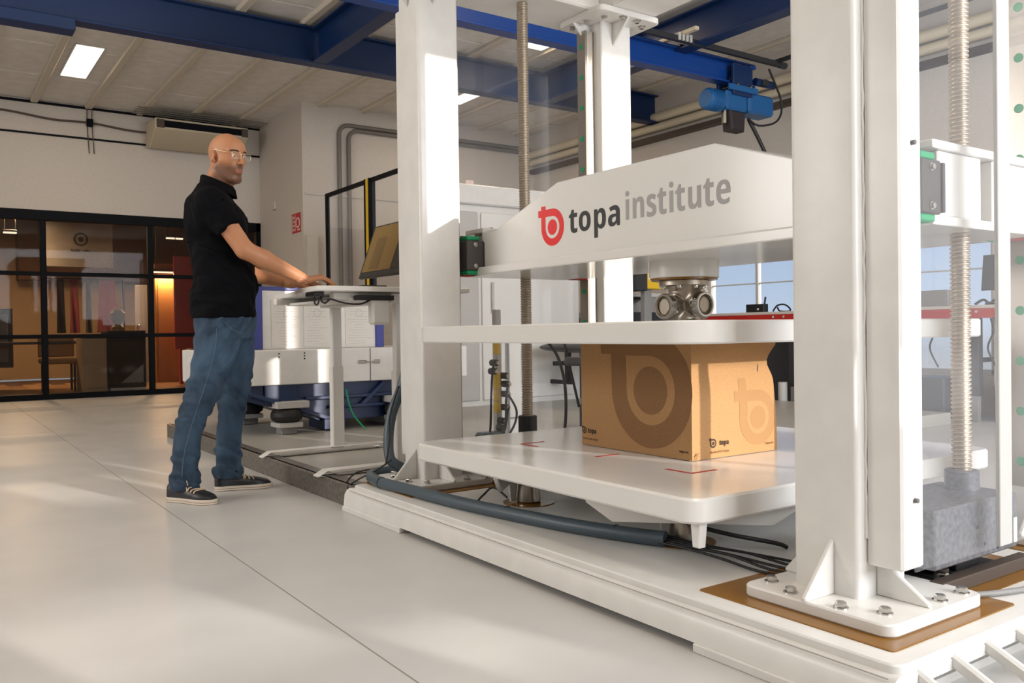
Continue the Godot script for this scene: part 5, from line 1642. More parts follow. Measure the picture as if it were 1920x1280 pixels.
	# large white climate cabinet beyond the left guard panel
	var w := thing("climate_cabinet", "large white test cabinet standing behind the left ball screw", "cabinet", V(-7.0, 0, -5.1))
	obj("body", bx(V(-8.0, 0.0, -5.75), V(-7.05, 2.05, -4.2), 0.01), M.white_paint, w)
	obj("top_rim", bx(V(-8.05, 2.05, -5.8), V(-7.0, 2.24, -4.15), 0.012), M.white_paint, w)
	obj("door", bx(V(-7.05, 0.15, -5.65), V(-7.02, 1.98, -4.52), 0.008), M.white_gloss, w)
	obj("side_panel", bx(V(-7.05, 0.15, -4.48), V(-7.025, 1.98, -4.25), 0.008), M.lightgrey, w)
	obj("handle", cy(V(-6.99, 1.0, -4.62), V(-6.99, 1.3, -4.62), 0.012, 10), M.lightgrey, w)
	tag(obj("note_card", bx(V(-7.62, 2.25, -4.80), V(-7.6, 2.40, -4.70), 0.002), M.sign_white), "pale yellowish card standing on the white test cabinet", "card")
	var fr := thing("rail_stand", "black rectangular frame rail standing behind the crossbeam's left end", "frame", V(-6.2, 0, -5.6))
	obj("upright", bx(V(-6.22, 0.0, -5.28), V(-6.18, 2.02, -5.24), 0.003), M.frame_black, fr)
	obj("upright", bx(V(-6.22, 0.0, -5.72), V(-6.18, 2.1, -5.68), 0.003), M.frame_black, fr)
	obj("crossbar", bx(V(-6.22, 1.98, -5.24), V(-6.18, 2.02, -4.75), 0.003), M.frame_black, fr)
	obj("crossbar", bx(V(-6.22, 2.06, -6.3), V(-6.18, 2.1, -5.72), 0.003), M.frame_black, fr)
	obj("crossbar", bx(V(-6.22, 0.5, -6.3), V(-6.18, 0.54, -4.75), 0.003), M.frame_black, fr)

# ---------------------------------------------------------------- workbench on the right and things behind the tester
func bench() -> void:
	var o := thing("workbench", "long grey topped workbench with a red front edge along the right wall", "workbench", V(-4.6, 0, -7.6))
	obj("tabletop", bx(V(-7.3, 0.955, -8.0), V(-2.6, 0.985, -7.28), 0.004), M.bench_top, o)
	obj("edge_rail", bx(V(-7.3, 0.875, -7.30), V(-2.6, 0.955, -7.265), 0.004), M.red_edge, o)
	for x in [-7.2, -5.55, -3.72]:
		obj("leg", bx(V(x - 0.04, 0.22, -7.37), V(x + 0.04, 0.875, -7.30), 0.004), M.dark, o)
		obj("leg_foot", bx(V(x - 0.028, 0.0, -7.36), V(x + 0.028, 0.24, -7.31), 0.003), M.grey, o)
		obj("leg", bx(V(x - 0.04, 0.0, -7.95), V(x + 0.04, 0.875, -7.88), 0.004), M.dark, o)
		obj("leg_brace", bx(V(x - 0.02, 0.5, -7.9), V(x + 0.02, 0.54, -7.32), 0.003), M.dark, o)
	for x in [-5.75, -5.62, -3.68, -3.86]:
		obj("rivet", cy(V(x, 0.93, -7.266), V(x, 0.93, -7.258), 0.012, 12), M.lightgrey, o)
	var r := thing("radio_set", "small black radio with a stub antenna on the red edged workbench", "radio", V(-6.1, 0.985, -7.4))
	obj("body", bx(V(-6.22, 0.986, -7.48), V(-5.98, 1.075, -7.40), 0.006), M.black, r)
	obj("antenna", cy(V(-6.0, 1.07, -7.44), V(-5.985, 1.15, -7.44), 0.01, 10), M.black, r)
	obj("knob", cy(V(-6.05, 1.02, -7.4), V(-6.05, 1.02, -7.388), 0.012, 12), M.lightgrey, r)
	tag(obj("cable_coil", tb([V(-5.86, 0.99, -7.4), V(-5.82, 1.05, -7.42), V(-5.75, 1.06, -7.44), V(-5.69, 1.03, -7.44), V(-5.66, 0.99, -7.42), V(-5.75, 0.99, -7.38), V(-5.8, 1.03, -7.4)], 0.009, 8, 5), M.cable), "black cable coil on the workbench right of the radio", "cable")
	tag(obj("grey_case", bx(V(-4.25, 0.986, -7.62), V(-3.99, 1.13, -7.4), 0.006), M.grey), "grey instrument case on the workbench behind the right ball screw", "case")
	var mo := thing("bench_monitor", "dark monitor on the workbench seen through the right guard panel", "monitor", V(-3.66, 0.985, -7.55))
	obj("housing", pz([Vector2(-3.74, 1.11), Vector2(-3.3, 1.11), Vector2(-3.3, 1.41), Vector2(-3.72, 1.41)], Transform3D(Basis.IDENTITY, V(0, 0, -7.5)), 0.04, 0.006), M.dark, mo)
	obj("stand", bx(V(-3.55, 1.0, -7.56), V(-3.49, 1.2, -7.51), 0.004), M.black, mo)
	obj("stand_base", bx(V(-3.64, 0.986, -7.62), V(-3.40, 1.0, -7.44), 0.004), M.black, mo)
	tag(obj("cable_heap", tb([V(-3.76, 0.992, -7.4), V(-3.7, 1.03, -7.42), V(-3.64, 1.0, -7.4), V(-3.6, 1.03, -7.42), V(-3.55, 1.05, -7.4), V(-3.52, 1.0, -7.38), V(-3.58, 0.992, -7.36), V(-3.66, 0.992, -7.38)], 0.011, 8, 5), M.cable), "tangled black cables on the workbench below the dark monitor", "cable")
	for q in [[-4.1, -4.05], [-3.6, -3.55], [-6.3, -6.2]]:
		tag(obj("bench_lead", tb([V(q[0], 0.87, -7.34), V(q[0] + 0.03, 0.76, -7.32), V(q[0] - 0.02, 0.62, -7.33), V(q[0] + 0.04, 0.45, -7.36)], 0.008, 7, 5), M.cable), "thin black lead dangling below the workbench edge, %s" % {-4.1: "under the grey case", -3.6: "under the dark monitor", -6.3: "under the radio"}[q[0]], "cable", "leads below the workbench")
	var cb := thing("drawer_unit", "grey drawer unit under the right end of the workbench", "drawer unit", V(-3.3, 0, -7.6))
	obj("body", bx(V(-3.62, 0.3, -7.92), V(-3.05, 0.84, -7.42), 0.006), M.lightgrey, cb)
	for y in [0.32, 0.49, 0.66]: obj("drawer", bx(V(-3.61, y, -7.42), V(-3.06, y + 0.16, -7.405), 0.004), M.lightgrey, cb)
	obj("base", bx(V(-3.62, 0.0, -7.9), V(-3.05, 0.3, -7.45), 0.006), M.dark, cb)
	var bc := thing("black_cabinet", "black cabinet under the workbench beside the crushed carton", "cabinet", V(-5.7, 0, -7.6))
	obj("body", bx(V(-6.0, 0.02, -7.95), V(-5.2, 0.72, -7.42), 0.006), M.black, bc)
	obj("door", bx(V(-5.98, 0.06, -7.42), V(-5.22, 0.7, -7.405), 0.004), M.dark, bc)
	tag(obj("silver_tube", cy(V(-5.55, 0.0, -7.15), V(-5.55, 0.27, -7.15), 0.045, 16), M.lightgrey), "pale upright tube in front of the black cabinet", "tube")
	tag(obj("dark_crate", bx(V(-4.45, 0.0, -7.7), V(-3.98, 0.36, -7.3), 0.01), M.dark), "dark crate under the workbench behind the right ball screw", "crate")
	# high stool and black table right of the left ball screw
	var s := thing("work_stool", "stool with a silver post and black sleeve behind the carton", "stool", V(-4.9, 0, -4.05))
	obj("sleeve", cy(V(-4.9, 0.0, -4.05), V(-4.9, 0.27, -4.05), 0.05, 18), M.dark, s)
	obj("post", cy(V(-4.9, 0.27, -4.05), V(-4.9, 0.56, -4.05), 0.025, 16), M.chrome, s)
	obj("seat", cy(V(-4.9, 0.56, -4.05), V(-4.9, 0.62, -4.05), 0.16, 28, 0.02), M.dark, s)
	var dg := MB.new(); dg.bar(V(-5.15, 0.72, -4.05), V(-4.86, 0.26, -3.95), 0.016, 0.016)
	tag(obj("leaning_rod", dg, M.frame_black), "thin black rod leaning beside the stool post", "rod")
	var t := thing("black_table", "dark oval topped table on black square legs behind the ball screw", "table", V(-6.6, 0, -5.3))
	var tt := MB.new(); tt.ball(V(-6.4, 0.66, -5.35), V(0.5, 0.06, 0.5)); obj("tabletop", tt, M.dark, t)
	for p in [[-6.75, -5.35], [-6.2, -5.35]]:
		obj("leg", bx(V(p[0] - 0.025, 0.3, p[1] - 0.025), V(p[0] + 0.025, 0.78, p[1] + 0.025), 0.003), M.frame_black, t)
	obj("rail", bx(V(-7.2, 0.28, -5.37), V(-6.7, 0.32, -5.33), 0.003), M.frame_black, t)
	obj("rail", bx(V(-6.2, 0.28, -5.37), V(-5.8, 0.32, -5.33), 0.003), M.frame_black, t)
	for p in [[-7.2, -5.35], [-5.82, -5.35]]: obj("leg", bx(V(p[0] - 0.02, 0.0, p[1] - 0.02), V(p[0] + 0.02, 0.32, p[1] + 0.02), 0.003), M.frame_black, t)
	var wb := thing("white_unit", "low white unit with a dark slot standing beyond the black table", "unit", V(-8.9, 0, -6.8))
	obj("body", bx(V(-9.2, 0.02, -7.1), V(-8.6, 0.52, -6.4), 0.01), M.white_paint, wb)
	obj("slot", bx(V(-8.6, 0.30, -7.0), V(-8.595, 0.45, -6.45), 0.002), M.dark, wb)
	obj("base", bx(V(-9.25, 0.0, -7.15), V(-8.55, 0.02, -6.35), 0.002), M.lightgrey, wb)
	# things seen in the gap below the crossbeam
	var y := thing("yellow_unit", "yellow and black control unit beyond the back left column", "control unit", V(-6.3, 1.0, -5.9))
	obj("body", bx(V(-6.4, 1.22, -6.15), V(-6.2, 1.38, -5.93), 0.006), M.yellow, y)
	obj("front", bx(V(-6.4, 1.2, -5.93), V(-6.2, 1.38, -5.78), 0.006), M.dark, y)
	obj("stand", bx(V(-6.33, 0.0, -6.05), V(-6.27, 1.22, -5.95), 0.004), M.grey, y)
	var pr_ := thing("grey_printer", "grey slanted machine housing behind the back left column", "machine", V(-6.9, 0, -6.3))
	obj("body", pz(elev([Vector2(-6.7, 0.0), Vector2(-5.8, 0.0), Vector2(-5.8, 0.95), Vector2(-6.3, 1.16), Vector2(-6.7, 1.16)]), PX_(-7.3), 0.7, 0.01), M.grey, pr_)
	obj("lid", bx(V(-7.3, 1.16, -6.7), V(-6.6, 1.2, -6.0), 0.006), M.lightgrey, pr_)
	obj("panel", bx(V(-6.6, 0.5, -6.6), V(-6.585, 1.0, -6.0), 0.004), M.dark, pr_)

# ---------------------------------------------------------------- the man at the desk
# own axes: x towards where his body faces (right in the picture), y up, z towards his right hand side
func lin(r: int, g: int, b: int) -> Color: return Color8(r, g, b).srgb_to_linear()

func person() -> void:
	var o := thing("person", "bald bearded man in black polo shirt, jeans and glasses with hands on the desk", "person", V(-4.45, 0, -1.25))
	o.rotation.y = deg_to_rad(74.3)
	org[o] = Vector3.ZERO
	var HC := V(0.066, 1.747, 0.0)
	var R := Basis(Vector3.UP, deg_to_rad(-50.0)) * Basis(Vector3.BACK, deg_to_rad(-5.0))
	var H := func(x: float, y: float, z: float) -> Vector3: return HC + R * V(x, y, z)
	var base := lin(184, 127, 90)
	var stub := lin(86, 58, 44)
	var knk := lin(150, 92, 62)
	var tint := func(p: Vector3) -> Color:
		var h := R.transposed() * (p - HC)
		var c := base
		if p.y > 1.5:
			var f: float = smoothstep(-0.052, -0.085, h.y) * smoothstep(-0.035, 0.012, h.x) * smoothstep(-0.185, -0.15, h.y)
			f = maxf(f, smoothstep(0.016, 0.008, absf(h.y + 0.077)) * smoothstep(0.075, 0.085, h.x) * smoothstep(0.032, 0.02, absf(h.z)))
			c = base.lerp(stub, f * 0.8)
		return c
	# ---- body under the clothes
	var S := V(-0.02, 1.475, 0.172)
	var EL := V(0.135, 1.232, 0.238)
	var W := V(0.43, 1.093, 0.160)
	var S2 := V(0.01, 1.475, -0.172)
	var E2 := V(0.095, 1.165, -0.250)
	var W2 := V(0.385, 1.086, -0.085)
	var F := Field.new(V(-0.30, 0.04, -0.33), V(0.50, 1.64, 0.33), 0.0115)
	F.stack([[0.80, 0.04, 0, 0.10, 0.13], [1.0, 0.04, 0, 0.11, 0.145], [1.2, 0.025, 0, 0.11, 0.15], [1.4, 0.0, 0, 0.12, 0.17], [1.5, -0.015, 0, 0.085, 0.15], [1.55, -0.01, 0, 0.06, 0.08]], 0.02)
	for L in [[V(0.022, 0.86, 0.086), V(-0.07, 0.53, 0.106), V(-0.145, 0.28, 0.102), V(-0.16, 0.09, 0.1)], [V(0.06, 0.86, -0.088), V(0.08, 0.52, -0.117), V(0.05, 0.27, -0.134), V(0.042, 0.09, -0.138)]]:
		F.cap(L[0], L[1], 0.058, 0.038, 0.02)
		F.cap(L[1], L[2], 0.038, 0.032, 0.01)
		F.cap(L[2], L[3], 0.032, 0.024, 0.01)
	F.cap(V(-0.012, 1.48, 0), V(0.0, 1.555, 0), 0.064, 0.054, 0.02)
	F.cap(S, EL, 0.054, 0.046, 0.02)
	F.cap(EL, EL.lerp(W, 0.3), 0.044, 0.047, 0.012)
	F.cap(EL.lerp(W, 0.3), W, 0.047, 0.0275, 0.012)
	F.cap(S2, E2, 0.052, 0.043, 0.02)
	F.cap(E2, E2.lerp(W2, 0.3), 0.042, 0.043, 0.012)
	F.cap(E2.lerp(W2, 0.3), W2, 0.043, 0.0265, 0.012)
	var body := F.mesh(tint)
	# ---- head
	var G := Field.new(V(-0.075, 1.545, -0.13), V(0.215, 1.875, 0.13), 0.0037)
	G.ell(H.call(-0.006, 0.006, 0), V(0.101, 0.092, 0.0785), 0.02, R)
	G.ell(H.call(0.03, -0.05, 0), V(0.064, 0.082, 0.060), 0.02, R)
	G.ell(H.call(0.045, 0.018, 0), V(0.052, 0.05, 0.058), 0.02, R)
	for s in [-1.0, 1.0]:
		G.cap(H.call(0.0, -0.075, s * 0.053), H.call(0.06, -0.132, s * 0.02), 0.021, 0.022, 0.02)
		G.cap(H.call(0.062, -0.04, s * 0.038), H.call(0.03, -0.045, s * 0.054), 0.02, 0.019, 0.018)
	G.ell(H.call(0.070, -0.132, 0), V(0.02, 0.018, 0.024), 0.018, R)
	G.ell(H.call(0.076, -0.092, 0), V(0.022, 0.028, 0.03), 0.015, R)
	for s in [-1.0, 1.0]:
		G.cap(H.call(0.087, 0.006, s * 0.012), H.call(0.072, 0.006, s * 0.048), 0.0105, 0.0105, 0.012)
		G.ell(H.call(0.098, -0.020, s * 0.033), V(0.018, 0.0125, 0.019), 0.008, R, true)
		G.ell(H.call(0.078, -0.0195, s * 0.032), V(0.0125, 0.0115, 0.013), 0.002, R)
	G.cap(H.call(0.092, -0.008, 0), H.call(0.112, -0.053, 0), 0.0075, 0.0115, 0.010)
	for s in [-1.0, 1.0]:
		G.ell(H.call(0.1, -0.056, s * 0.0125), V(0.011, 0.008, 0.0085), 0.006, R)
		G.ell(H.call(0.106, -0.0655, s * 0.008), V(0.005, 0.004, 0.004), 0.003, R, true)
		# lids
		G.cap(H.call(0.0905, -0.0125, s * 0.021), H.call(0.082, -0.0135, s * 0.045), 0.0042, 0.0042, 0.004)
		G.cap(H.call(0.0885, -0.0275, s * 0.022), H.call(0.081, -0.0265, s * 0.045), 0.0035, 0.0035, 0.004)
		# ears
		var q := R * Basis(Vector3.UP, deg_to_rad(s * -22.0)) * Basis(Vector3.BACK, deg_to_rad(12.0))
		G.ell(H.call(-0.014, -0.024, s * 0.083), V(0.022, 0.035, 0.0095), 0.006, q)
		G.ell(H.call(-0.008, -0.022, s * 0.0925), V(0.012, 0.022, 0.008), 0.003, q, true)
		G.ell(H.call(-0.004, -0.05, s * 0.078), V(0.009, 0.01, 0.006), 0.005, q)
	# lips
	G.cap(H.call(0.0925, -0.0895, -0.015), H.call(0.0925, -0.0895, 0.015), 0.0052, 0.0052, 0.007)
	G.cap(H.call(0.0915, -0.0995, -0.014), H.call(0.0915, -0.0995, 0.014), 0.0058, 0.0058, 0.007)
	G.ell(H.call(0.1025, -0.0945, 0), V(0.006, 0.0018, 0.02), 0.003, R, true)
	G.cap(H.call(-0.03, -0.07, 0), V(-0.008, 1.535, 0), 0.056, 0.059, 0.025)
	G.cap(H.call(0.02, -0.105, 0), V(0.045, 1.55, 0), 0.035, 0.035, 0.03)
	var liptone := lin(160, 100, 80)
	body.add(G.mesh(func(p: Vector3) -> Color:
		var h := R.transposed() * (p - HC)
		var c: Color = tint.call(p)
		var f := smoothstep(0.0135, 0.009, absf(h.y + 0.0945)) * smoothstep(0.087, 0.092, h.x) * smoothstep(0.025, 0.019, absf(h.z))
		return c.lerp(liptone, f * 0.8)))
	# ---- hands
	hand(body, W, V(0.958, 0.0, -0.28), V(0.28, 0.0, 0.96), 1.0, tint)
	hand(body, W2, V(0.97, -0.05, 0.16), V(-0.16, 0.0, 0.985), -1.0, tint)
	obj("body", body, M.skin, o)
	# ---- eyes and brows
	for s in [-1.0, 1.0]:
		var e := MB.new()
		e.ball(H.call(0.0795, -0.0195, s * 0.032), V(0.0122, 0.0112, 0.0122))
		var ey := obj("eye", e, M.eye_white, o)
		var gaze: Vector3 = (R * V(0.98, -0.16, 0.0)).normalized()
		var ir := MB.new()
		ir.ball(H.call(0.0795, -0.0195, s * 0.032) + gaze * 0.0085, V(0.0052, 0.0052, 0.0052))
		obj("iris", ir, M.eye_dark, ey)
		var bp := []
		for i in 6:
			var u := i / 5.0
			var p: Vector3 = G.hit(H.call(0.16, 0.003 + 0.0035 * sin(u * 3.0) - 0.001 * u, s * lerpf(0.014, 0.054, u)), R * V(-1, 0, 0))
			bp.append(p)
		obj("eyebrow", tb(bp, 0.0035, 6, 3), M.brow, o)
	# ---- glasses
	var gl := MB.new()
	for s in [-1.0, 1.0]:
		var rim := []
		for i in 25:
			var a := TAU * i / 24.0
			var cx := signf(cos(a)) * pow(absf(cos(a)), 0.6) * 0.0255
			var cy2 := signf(sin(a)) * pow(absf(sin(a)), 0.6) * 0.0185
			rim.append(H.call(0.113 - absf(s * 0.034 + cx) * 0.12, -0.021 + cy2, s * 0.034 + cx))
		gl.tube(rim, 0.0013, 6, 1)
		gl.tube([H.call(0.105, -0.012, s * 0.059), H.call(0.098, -0.010, s * 0.067), H.call(0.05, -0.004, s * 0.079), H.call(-0.004, 0.004, s * 0.086), H.call(-0.026, -0.012, s * 0.086)], 0.0014, 6, 4)
	gl.tube([H.call(0.111, -0.013, -0.010), H.call(0.115, -0.010, 0), H.call(0.111, -0.013, 0.010)], 0.0013, 6, 4)
	var gn := obj("eyeglasses", gl, M.gold, o, "thin metal glasses")
	for s in [-1.0, 1.0]:
		var ln := MB.new()
		var ctr: Vector3 = H.call(0.109, -0.021, s * 0.034)
		for i in 24:
			var pts := []
			for k in [i, i + 1]:
				var a: float = TAU * k / 24.0
				var cx := signf(cos(a)) * pow(absf(cos(a)), 0.6) * 0.0255
				var cy2 := signf(sin(a)) * pow(absf(sin(a)), 0.6) * 0.0185
				pts.append(H.call(0.113 - absf(s * 0.034 + cx) * 0.12, -0.021 + cy2, s * 0.034 + cx))
			ln.tri(ctr, pts[1], pts[0])
		obj("lens", ln, M.spectacle, gn)
	# ---- polo shirt
	var P := Field.new(V(-0.20, 0.88, -0.345), V(0.24, 1.62, 0.345), 0.0082)
	P.stack([[0.905, 0.036, 0.0, 0.158, 0.185], [0.98, 0.038, 0.0, 0.157, 0.182], [1.05, 0.040, 0.0, 0.157, 0.178], [1.12, 0.042, 0.0, 0.155, 0.173], [1.22, 0.030, 0.0, 0.146, 0.172], [1.33, 0.010, 0.0, 0.152, 0.183], [1.40, 0.003, 0.0, 0.153, 0.192], [1.455, -0.010, 0.0, 0.138, 0.192], [1.505, -0.022, 0.0, 0.108, 0.165], [1.545, -0.018, 0.0, 0.084, 0.115], [1.585, -0.010, 0.0, 0.07, 0.08]], 0.02, 2.3)
	P.cap(V(-0.012, 1.45, 0.12), V(-0.018, 1.462, 0.178), 0.075, 0.076, 0.04)
	P.cap(V(-0.0, 1.45, -0.12), V(0.0, 1.462, -0.178), 0.075, 0.076, 0.04)
	P.stub(V(-0.018, 1.462, 0.178), S.lerp(EL, 0.56) + V(0.004, -0.006, 0.004), 0.076, 0.071, 0.03)
	P.stub(V(0.0, 1.462, -0.178), S2.lerp(E2, 0.48), 0.076, 0.071, 0.03)
	var ns := FastNoiseLite.new()
	ns.seed = 11; ns.frequency = 7.0; ns.fractal_octaves = 2
	P.ripple(ns, 0.020, V(0.7, 1.5, 0.7), 0.9, 1.36, 0.6)
	P.ripple(ns, 0.010, V(1.3, 1.0, 1.3), 1.3, 1.55)
	var polo := obj("polo_shirt", P.mesh(), M.polo, o, "black short-sleeved polo shirt")
	# collar: standing band with a fold, open in front
	var cg := []
	var open := deg_to_rad(20)
	for i in 33:
		var a := lerpf(open, TAU - open, i / 32.0) + deg_to_rad(6)
		var c := cos(a)
		var s2 := sin(a)
		var y := lerpf(1.610, 1.550, 0.5 + 0.5 * c)
		var rx := lerpf(0.068, 0.086, 0.5 + 0.5 * c)
		var ctr := V(0.010, y, 0)
		var dr := V(c, 0, s2)
		var out := dr * V(rx, 0, 0.073)
		var row := [ctr + out + V(0, -0.035, 0), ctr + out * 0.96 + V(0, 0.014, 0), ctr + out * 1.03 + V(0, 0.02, 0), ctr + out * 1.12 + V(0, 0.014, 0), ctr + out * 1.22 + V(0, -0.030, 0), ctr + out * 1.22 + V(0, -0.034, 0), ctr + out * 1.16 + V(0, -0.034, 0), ctr + out * 1.08 + V(0, 0.0, 0)]
		cg.append(row)
	var cm := MB.new()
	cm.grid(cg, true, true)
	obj("collar", cm, M.polo, polo)
	var pl := []
	for i in 9:
		var y := 1.56 - 0.17 * i / 8.0
		pl.append(P.hit(V(0.26, y, 0.018), V(-1, 0, 0)) + V(0.001, 0, 0))
	var pm := MB.new()
	var rowa := []
	for p in pl: rowa.append([p + V(-0.004, 0, 0.018), p + V(0.003, 0, 0.016), p + V(0.003, 0, -0.016), p + V(-0.004, 0, -0.018)])
	pm.grid(rowa, false, true)
	obj("placket", pm, M.polo, polo)
	for i in [0, 3, 6]:
		obj("button", cy(pl[i] + V(0.002, -0.004, 0.008), pl[i] + V(0.0065, -0.003, 0.012), 0.0055, 12, 0.001), M.button, polo)
	# ---- jeans
	var J := Field.new(V(-0.29, 0.045, -0.25), V(0.25, 1.0, 0.25), 0.0085)
	J.stack([[0.80, 0.042, 0, 0.135, 0.165], [0.88, 0.042, 0, 0.148, 0.175], [0.97, 0.040, 0, 0.146, 0.170]], 0.03, 2.2)
	J.stack([[0.055, -0.158, 0.10, 0.068, 0.066], [0.085, -0.160, 0.10, 0.071, 0.068], [0.11, -0.160, 0.10, 0.062, 0.060], [0.15, -0.160, 0.10, 0.063, 0.062], [0.25, -0.152, 0.102, 0.064, 0.063], [0.365, -0.136, 0.104, 0.067, 0.066], [0.46, -0.102, 0.106, 0.074, 0.070], [0.53, -0.070, 0.106, 0.086, 0.073], [0.62, -0.042, 0.100, 0.090, 0.080], [0.73, -0.008, 0.092, 0.104, 0.090], [0.86, 0.022, 0.086, 0.122, 0.095]], 0.02, 2.15)
	J.stack([[0.065, 0.040, -0.138, 0.068, 0.066], [0.105, 0.042, -0.138, 0.072, 0.068], [0.13, 0.042, -0.138, 0.066, 0.062], [0.17, 0.044, -0.137, 0.065, 0.062], [0.25, 0.048, -0.134, 0.064, 0.062], [0.36, 0.058, -0.128, 0.066, 0.065], [0.45, 0.070, -0.122, 0.072, 0.070], [0.52, 0.080, -0.117, 0.083, 0.073], [0.62, 0.080, -0.108, 0.094, 0.080], [0.73, 0.074, -0.097, 0.108, 0.090], [0.86, 0.06, -0.088, 0.125, 0.095]], 0.02, 2.15)
	var n2 := FastNoiseLite.new()
	n2.seed = 23; n2.frequency = 9.0; n2.fractal_octaves = 2
	J.ripple(n2, 0.022, V(0.6, 1.7, 0.6), 0.03, 0.27, 0.5)
	J.ripple(n2, 0.019, V(0.8, 1.5, 0.8), 0.33, 0.64, 0.7)
	J.ripple(n2, 0.013, V(0.8, 1.2, 1.2), 0.62, 0.95, -0.8)
	var fade := FastNoiseLite.new()
	fade.seed = 3; fade.frequency = 14.0
	var d0 := lin(22, 39, 58)
	var d1 := lin(84, 114, 142)
	var jm := J.mesh(func(p: Vector3) -> Color:
		var f := clampf(0.24 + 0.32 * fade.get_noise_3dv(p * V(1, 0.5, 1)) + 0.35 * exp(-pow((p.y - 0.70) / 0.14, 2.0)) + 0.2 * exp(-pow((p.y - 0.3) / 0.12, 2.0)), 0.0, 1.0)
		return d0.lerp(d1, f))
	var jn := obj("jeans", jm, M.denim, o, "faded blue jeans")
	for L in [[0.0, 0.3]]:
		var sp := []
		for i in 72:
			var y := 0.13 + 0.72 * i / 71.0
			var xs: float = lerpf(-0.172, -0.0, smoothstep(0.12, 0.86, y))
			sp.append(J.hit(V(xs, y, 0.26), V(0, 0, -1)) + V(0, 0, 0.0015))
		obj("side_seam", tb(sp, 0.0022, 5, 1), M.denim_seam, jn)
		var pk := []
		for i in 8:
			var u := i / 7.0
			pk.append(J.hit(V(0.02 + 0.10 * u, 0.90 - 0.075 * sin(u * 1.5) , 0.26), V(0, 0, -1)) + V(0, 0, 0.0005))
		obj("pocket_seam", tb(pk, 0.0018, 5, 2), M.denim_seam, jn)
	# ---- shoes
	shoe(o, V(-0.240, 0, 0.050), 41.0, "right")
	shoe(o, V(-0.026, 0, -0.140), -2.5, "left")

func hand(out: MB, w: Vector3, f: Vector3, side: Vector3, sgn: float, tint: Callable) -> void:
	# w: wrist; f: direction of the hand; side: towards the little finger (times sgn)
	f = f.normalized()
	var L := (side - f * side.dot(f)).normalized() * sgn
	var up := Vector3.UP
	var F := Field.new(w - V(0.05, 0.055, 0.075), w + V(0.235, 0.04, 0.085), 0.0032)
	F.cap(w - f * 0.03, w + f * 0.012, 0.027, 0.024, 0.012, up, 0.78)
	var lat := [-0.031, -0.0105, 0.0105, 0.030]
	var fw := [0.088, 0.091, 0.085, 0.075]
	var hy := [0.017, 0.021, 0.017, 0.009]
	var len := [[0.041, 0.025, 0.020], [0.045, 0.028, 0.021], [0.042, 0.026, 0.020], [0.033, 0.020, 0.018]]
	var spread := [-0.10, -0.02, 0.05, 0.14]
	var bend := [[-24.0, -38.0, -42.0], [-27.0, -40.0, -44.0], [-26.0, -38.0, -42.0], [-22.0, -34.0, -40.0]]
	for j in 4:
		var k: Vector3 = w + f * fw[j] + L * lat[j] + up * hy[j]
		F.cap(w + L * lat[j] * 0.55 + f * 0.01, k, 0.0145, 0.0112, 0.012)
		var p := k
		var d: Vector3 = (f + L * spread[j]).normalized()
		var r := [0.0098, 0.0092, 0.0085, 0.0072] if j < 3 else [0.0088, 0.0082, 0.0076, 0.0066]
		for s in 3:
			var a := deg_to_rad(bend[j][s])
			var q: Vector3 = p + (d * cos(a) + up * sin(a)) * len[j][s]
			q.y = maxf(q.y, 1.0605)
			F.cap(p, q, r[s], r[s + 1], 0.003)
			p = q
	# thumb from the side of the palm
	var t0 := w + f * 0.024 - L * 0.022 - up * 0.004
	var t1 := w + f * 0.058 - L * 0.044 - up * 0.014
	var t2 := w + f * 0.088 - L * 0.046 - up * 0.024
	var t3 := w + f * 0.110 - L * 0.040 - up * 0.030
	t3.y = maxf(t3.y, 1.0615)
	t2.y = maxf(t2.y, 1.064)
	F.cap(t0, t1, 0.0145, 0.0115, 0.01)
	F.cap(t1, t2, 0.0112, 0.0098, 0.003)
	F.cap(t2, t3, 0.0098, 0.0078, 0.003)
	out.add(F.mesh(tint))

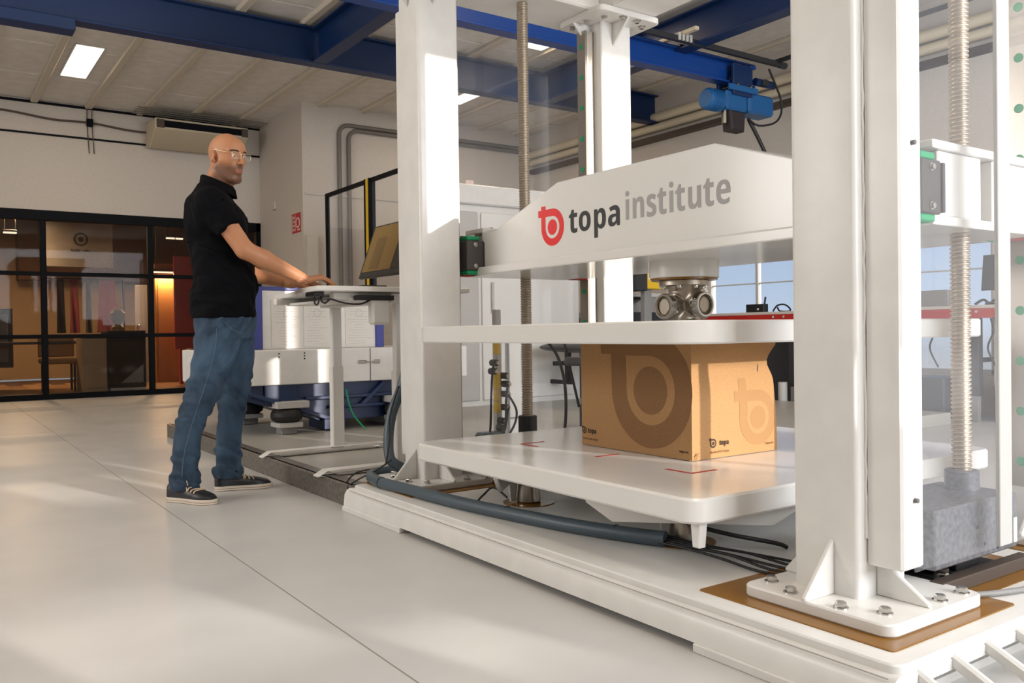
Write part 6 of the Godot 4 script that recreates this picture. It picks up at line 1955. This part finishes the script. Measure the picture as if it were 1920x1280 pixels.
func shoe(o: Node3D, heel: Vector3, toward: float, which: String) -> void:
	var q := Basis(Vector3.UP, -deg_to_rad(toward))
	var X := func(x: float, y: float, z: float) -> Vector3: return heel + q * V(x, y, z)
	var hw := func(x: float) -> float:
		var t: float = x / 0.295
		var w: float = 0.034 + 0.0 * t
		w = lerpf(0.034, 0.032, smoothstep(0.0, 0.4, t)) + 0.018 * exp(-pow((t - 0.74) / 0.24, 2.0))
		w *= sqrt(clampf(1.0 - pow(maxf(0.0, (t - 0.70) / 0.30), 3.2), 0.0, 1.0))
		w *= sqrt(clampf(1.0 - pow(maxf(0.0, (0.12 - t) / 0.12), 2.2), 0.0, 1.0))
		return w
	var outline := []
	for i in 41:
		var x := 0.295 * i / 40.0
		outline.append(Vector2(x, -hw.call(x)))
	for i in range(39, 0, -1):
		var x := 0.295 * i / 40.0
		outline.append(Vector2(x, hw.call(x)))
	var xf := func(y: float) -> Transform3D: return Transform3D(q * Basis(Vector3(1, 0, 0), Vector3(0, 0, -1), Vector3(0, 1, 0)), heel + V(0, y, 0))
	var big := []
	for p in outline: big.append(Vector2(0.1475 + (p.x - 0.1475) * 1.012, p.y * 1.03))
	var sole := obj("sole", pz(big, xf.call(0.0), 0.026, 0.003), M.sole, o, "pale %s shoe sole" % which)
	var st := []
	for p in outline: st.append(Vector2(0.1475 + (p.x - 0.1475) * 1.016, p.y * 1.045))
	obj("stripe", pz(st, xf.call(0.0105), 0.003, 0.001), M.sole_stripe, sole)
	obj("tread", pz(outline, xf.call(0.0), 0.0035, 0.001), M.sole_stripe, sole)
	var top := func(x: float) -> float:
		var t: float = x / 0.295
		var h: float = lerpf(0.083, 0.088, smoothstep(0.0, 0.3, t))
		h = lerpf(h, 0.058, smoothstep(0.30, 0.66, t))
		h = lerpf(h, 0.044, smoothstep(0.66, 0.92, t))
		return h * sqrt(clampf(1.0 - pow(maxf(0.0, (t - 0.84) / 0.16), 2.2), 0.0, 1.0)) * lerpf(0.5, 1.0, smoothstep(-0.02, 0.03, t))
	var arch := func(x: float, a: float, off: float) -> Vector3:
		var w: float = hw.call(x) * 0.98 + off
		var h: float = top.call(x) - 0.018 + off
		var c := cos(a)
		var s := sin(a)
		return X.call(x, 0.022 + pow(absf(s), 0.72) * h, -signf(c) * pow(absf(c), 0.62) * w)
	var g := []
	for i in 44:
		var x := 0.0015 + 0.292 * i / 43.0
		var row := []
		for k in 25: row.append(arch.call(x, PI * k / 24.0, 0.0))
		g.append(row)
	var um := MB.new()
	um.grid(g)
	var u := obj("shoe_upper", um, M.shoe, o, "black %s sneaker with beige laces" % which)
	for side in [[0.30, 0.62], [PI - 0.62, PI - 0.30]]:
		var pg := []
		for i in 8:
			var row := []
			for k in 5: row.append(arch.call(0.10 + 0.075 * i / 7.0, lerpf(side[0], side[1], k / 4.0), 0.0012))
			pg.append(row)
		var pm := MB.new()
		pm.grid(pg)
		obj("side_patch", pm, M.shoe_patch, u)
	for i in 5:
		var x := 0.112 + 0.021 * i
		var lp := []
		for k in 9: lp.append(arch.call(x + 0.004 * sin(k * 0.8), lerpf(0.75, PI - 0.75, k / 8.0), 0.0035))
		obj("lace", tb(lp, 0.0036, 6, 2), M.lace, u)
	var knot: Vector3 = arch.call(0.118, PI / 2, 0.006)
	for s in [-1.0, 1.0]:
		obj("lace_loop", tb([knot, knot + q * V(0.012, 0.016, s * 0.016), knot + q * V(0.03, 0.012, s * 0.032), knot + q * V(0.03, -0.004, s * 0.028), knot + q * V(0.010, 0.002, s * 0.008), knot], 0.0022, 6, 5), M.lace, u)
		obj("lace_end", tb([knot, knot + q * V(0.014, 0.002, s * 0.02), knot + q * V(0.026, -0.018, s * 0.032), knot + q * V(0.03, -0.036, s * 0.036)], 0.002, 6, 4), M.lace, u)
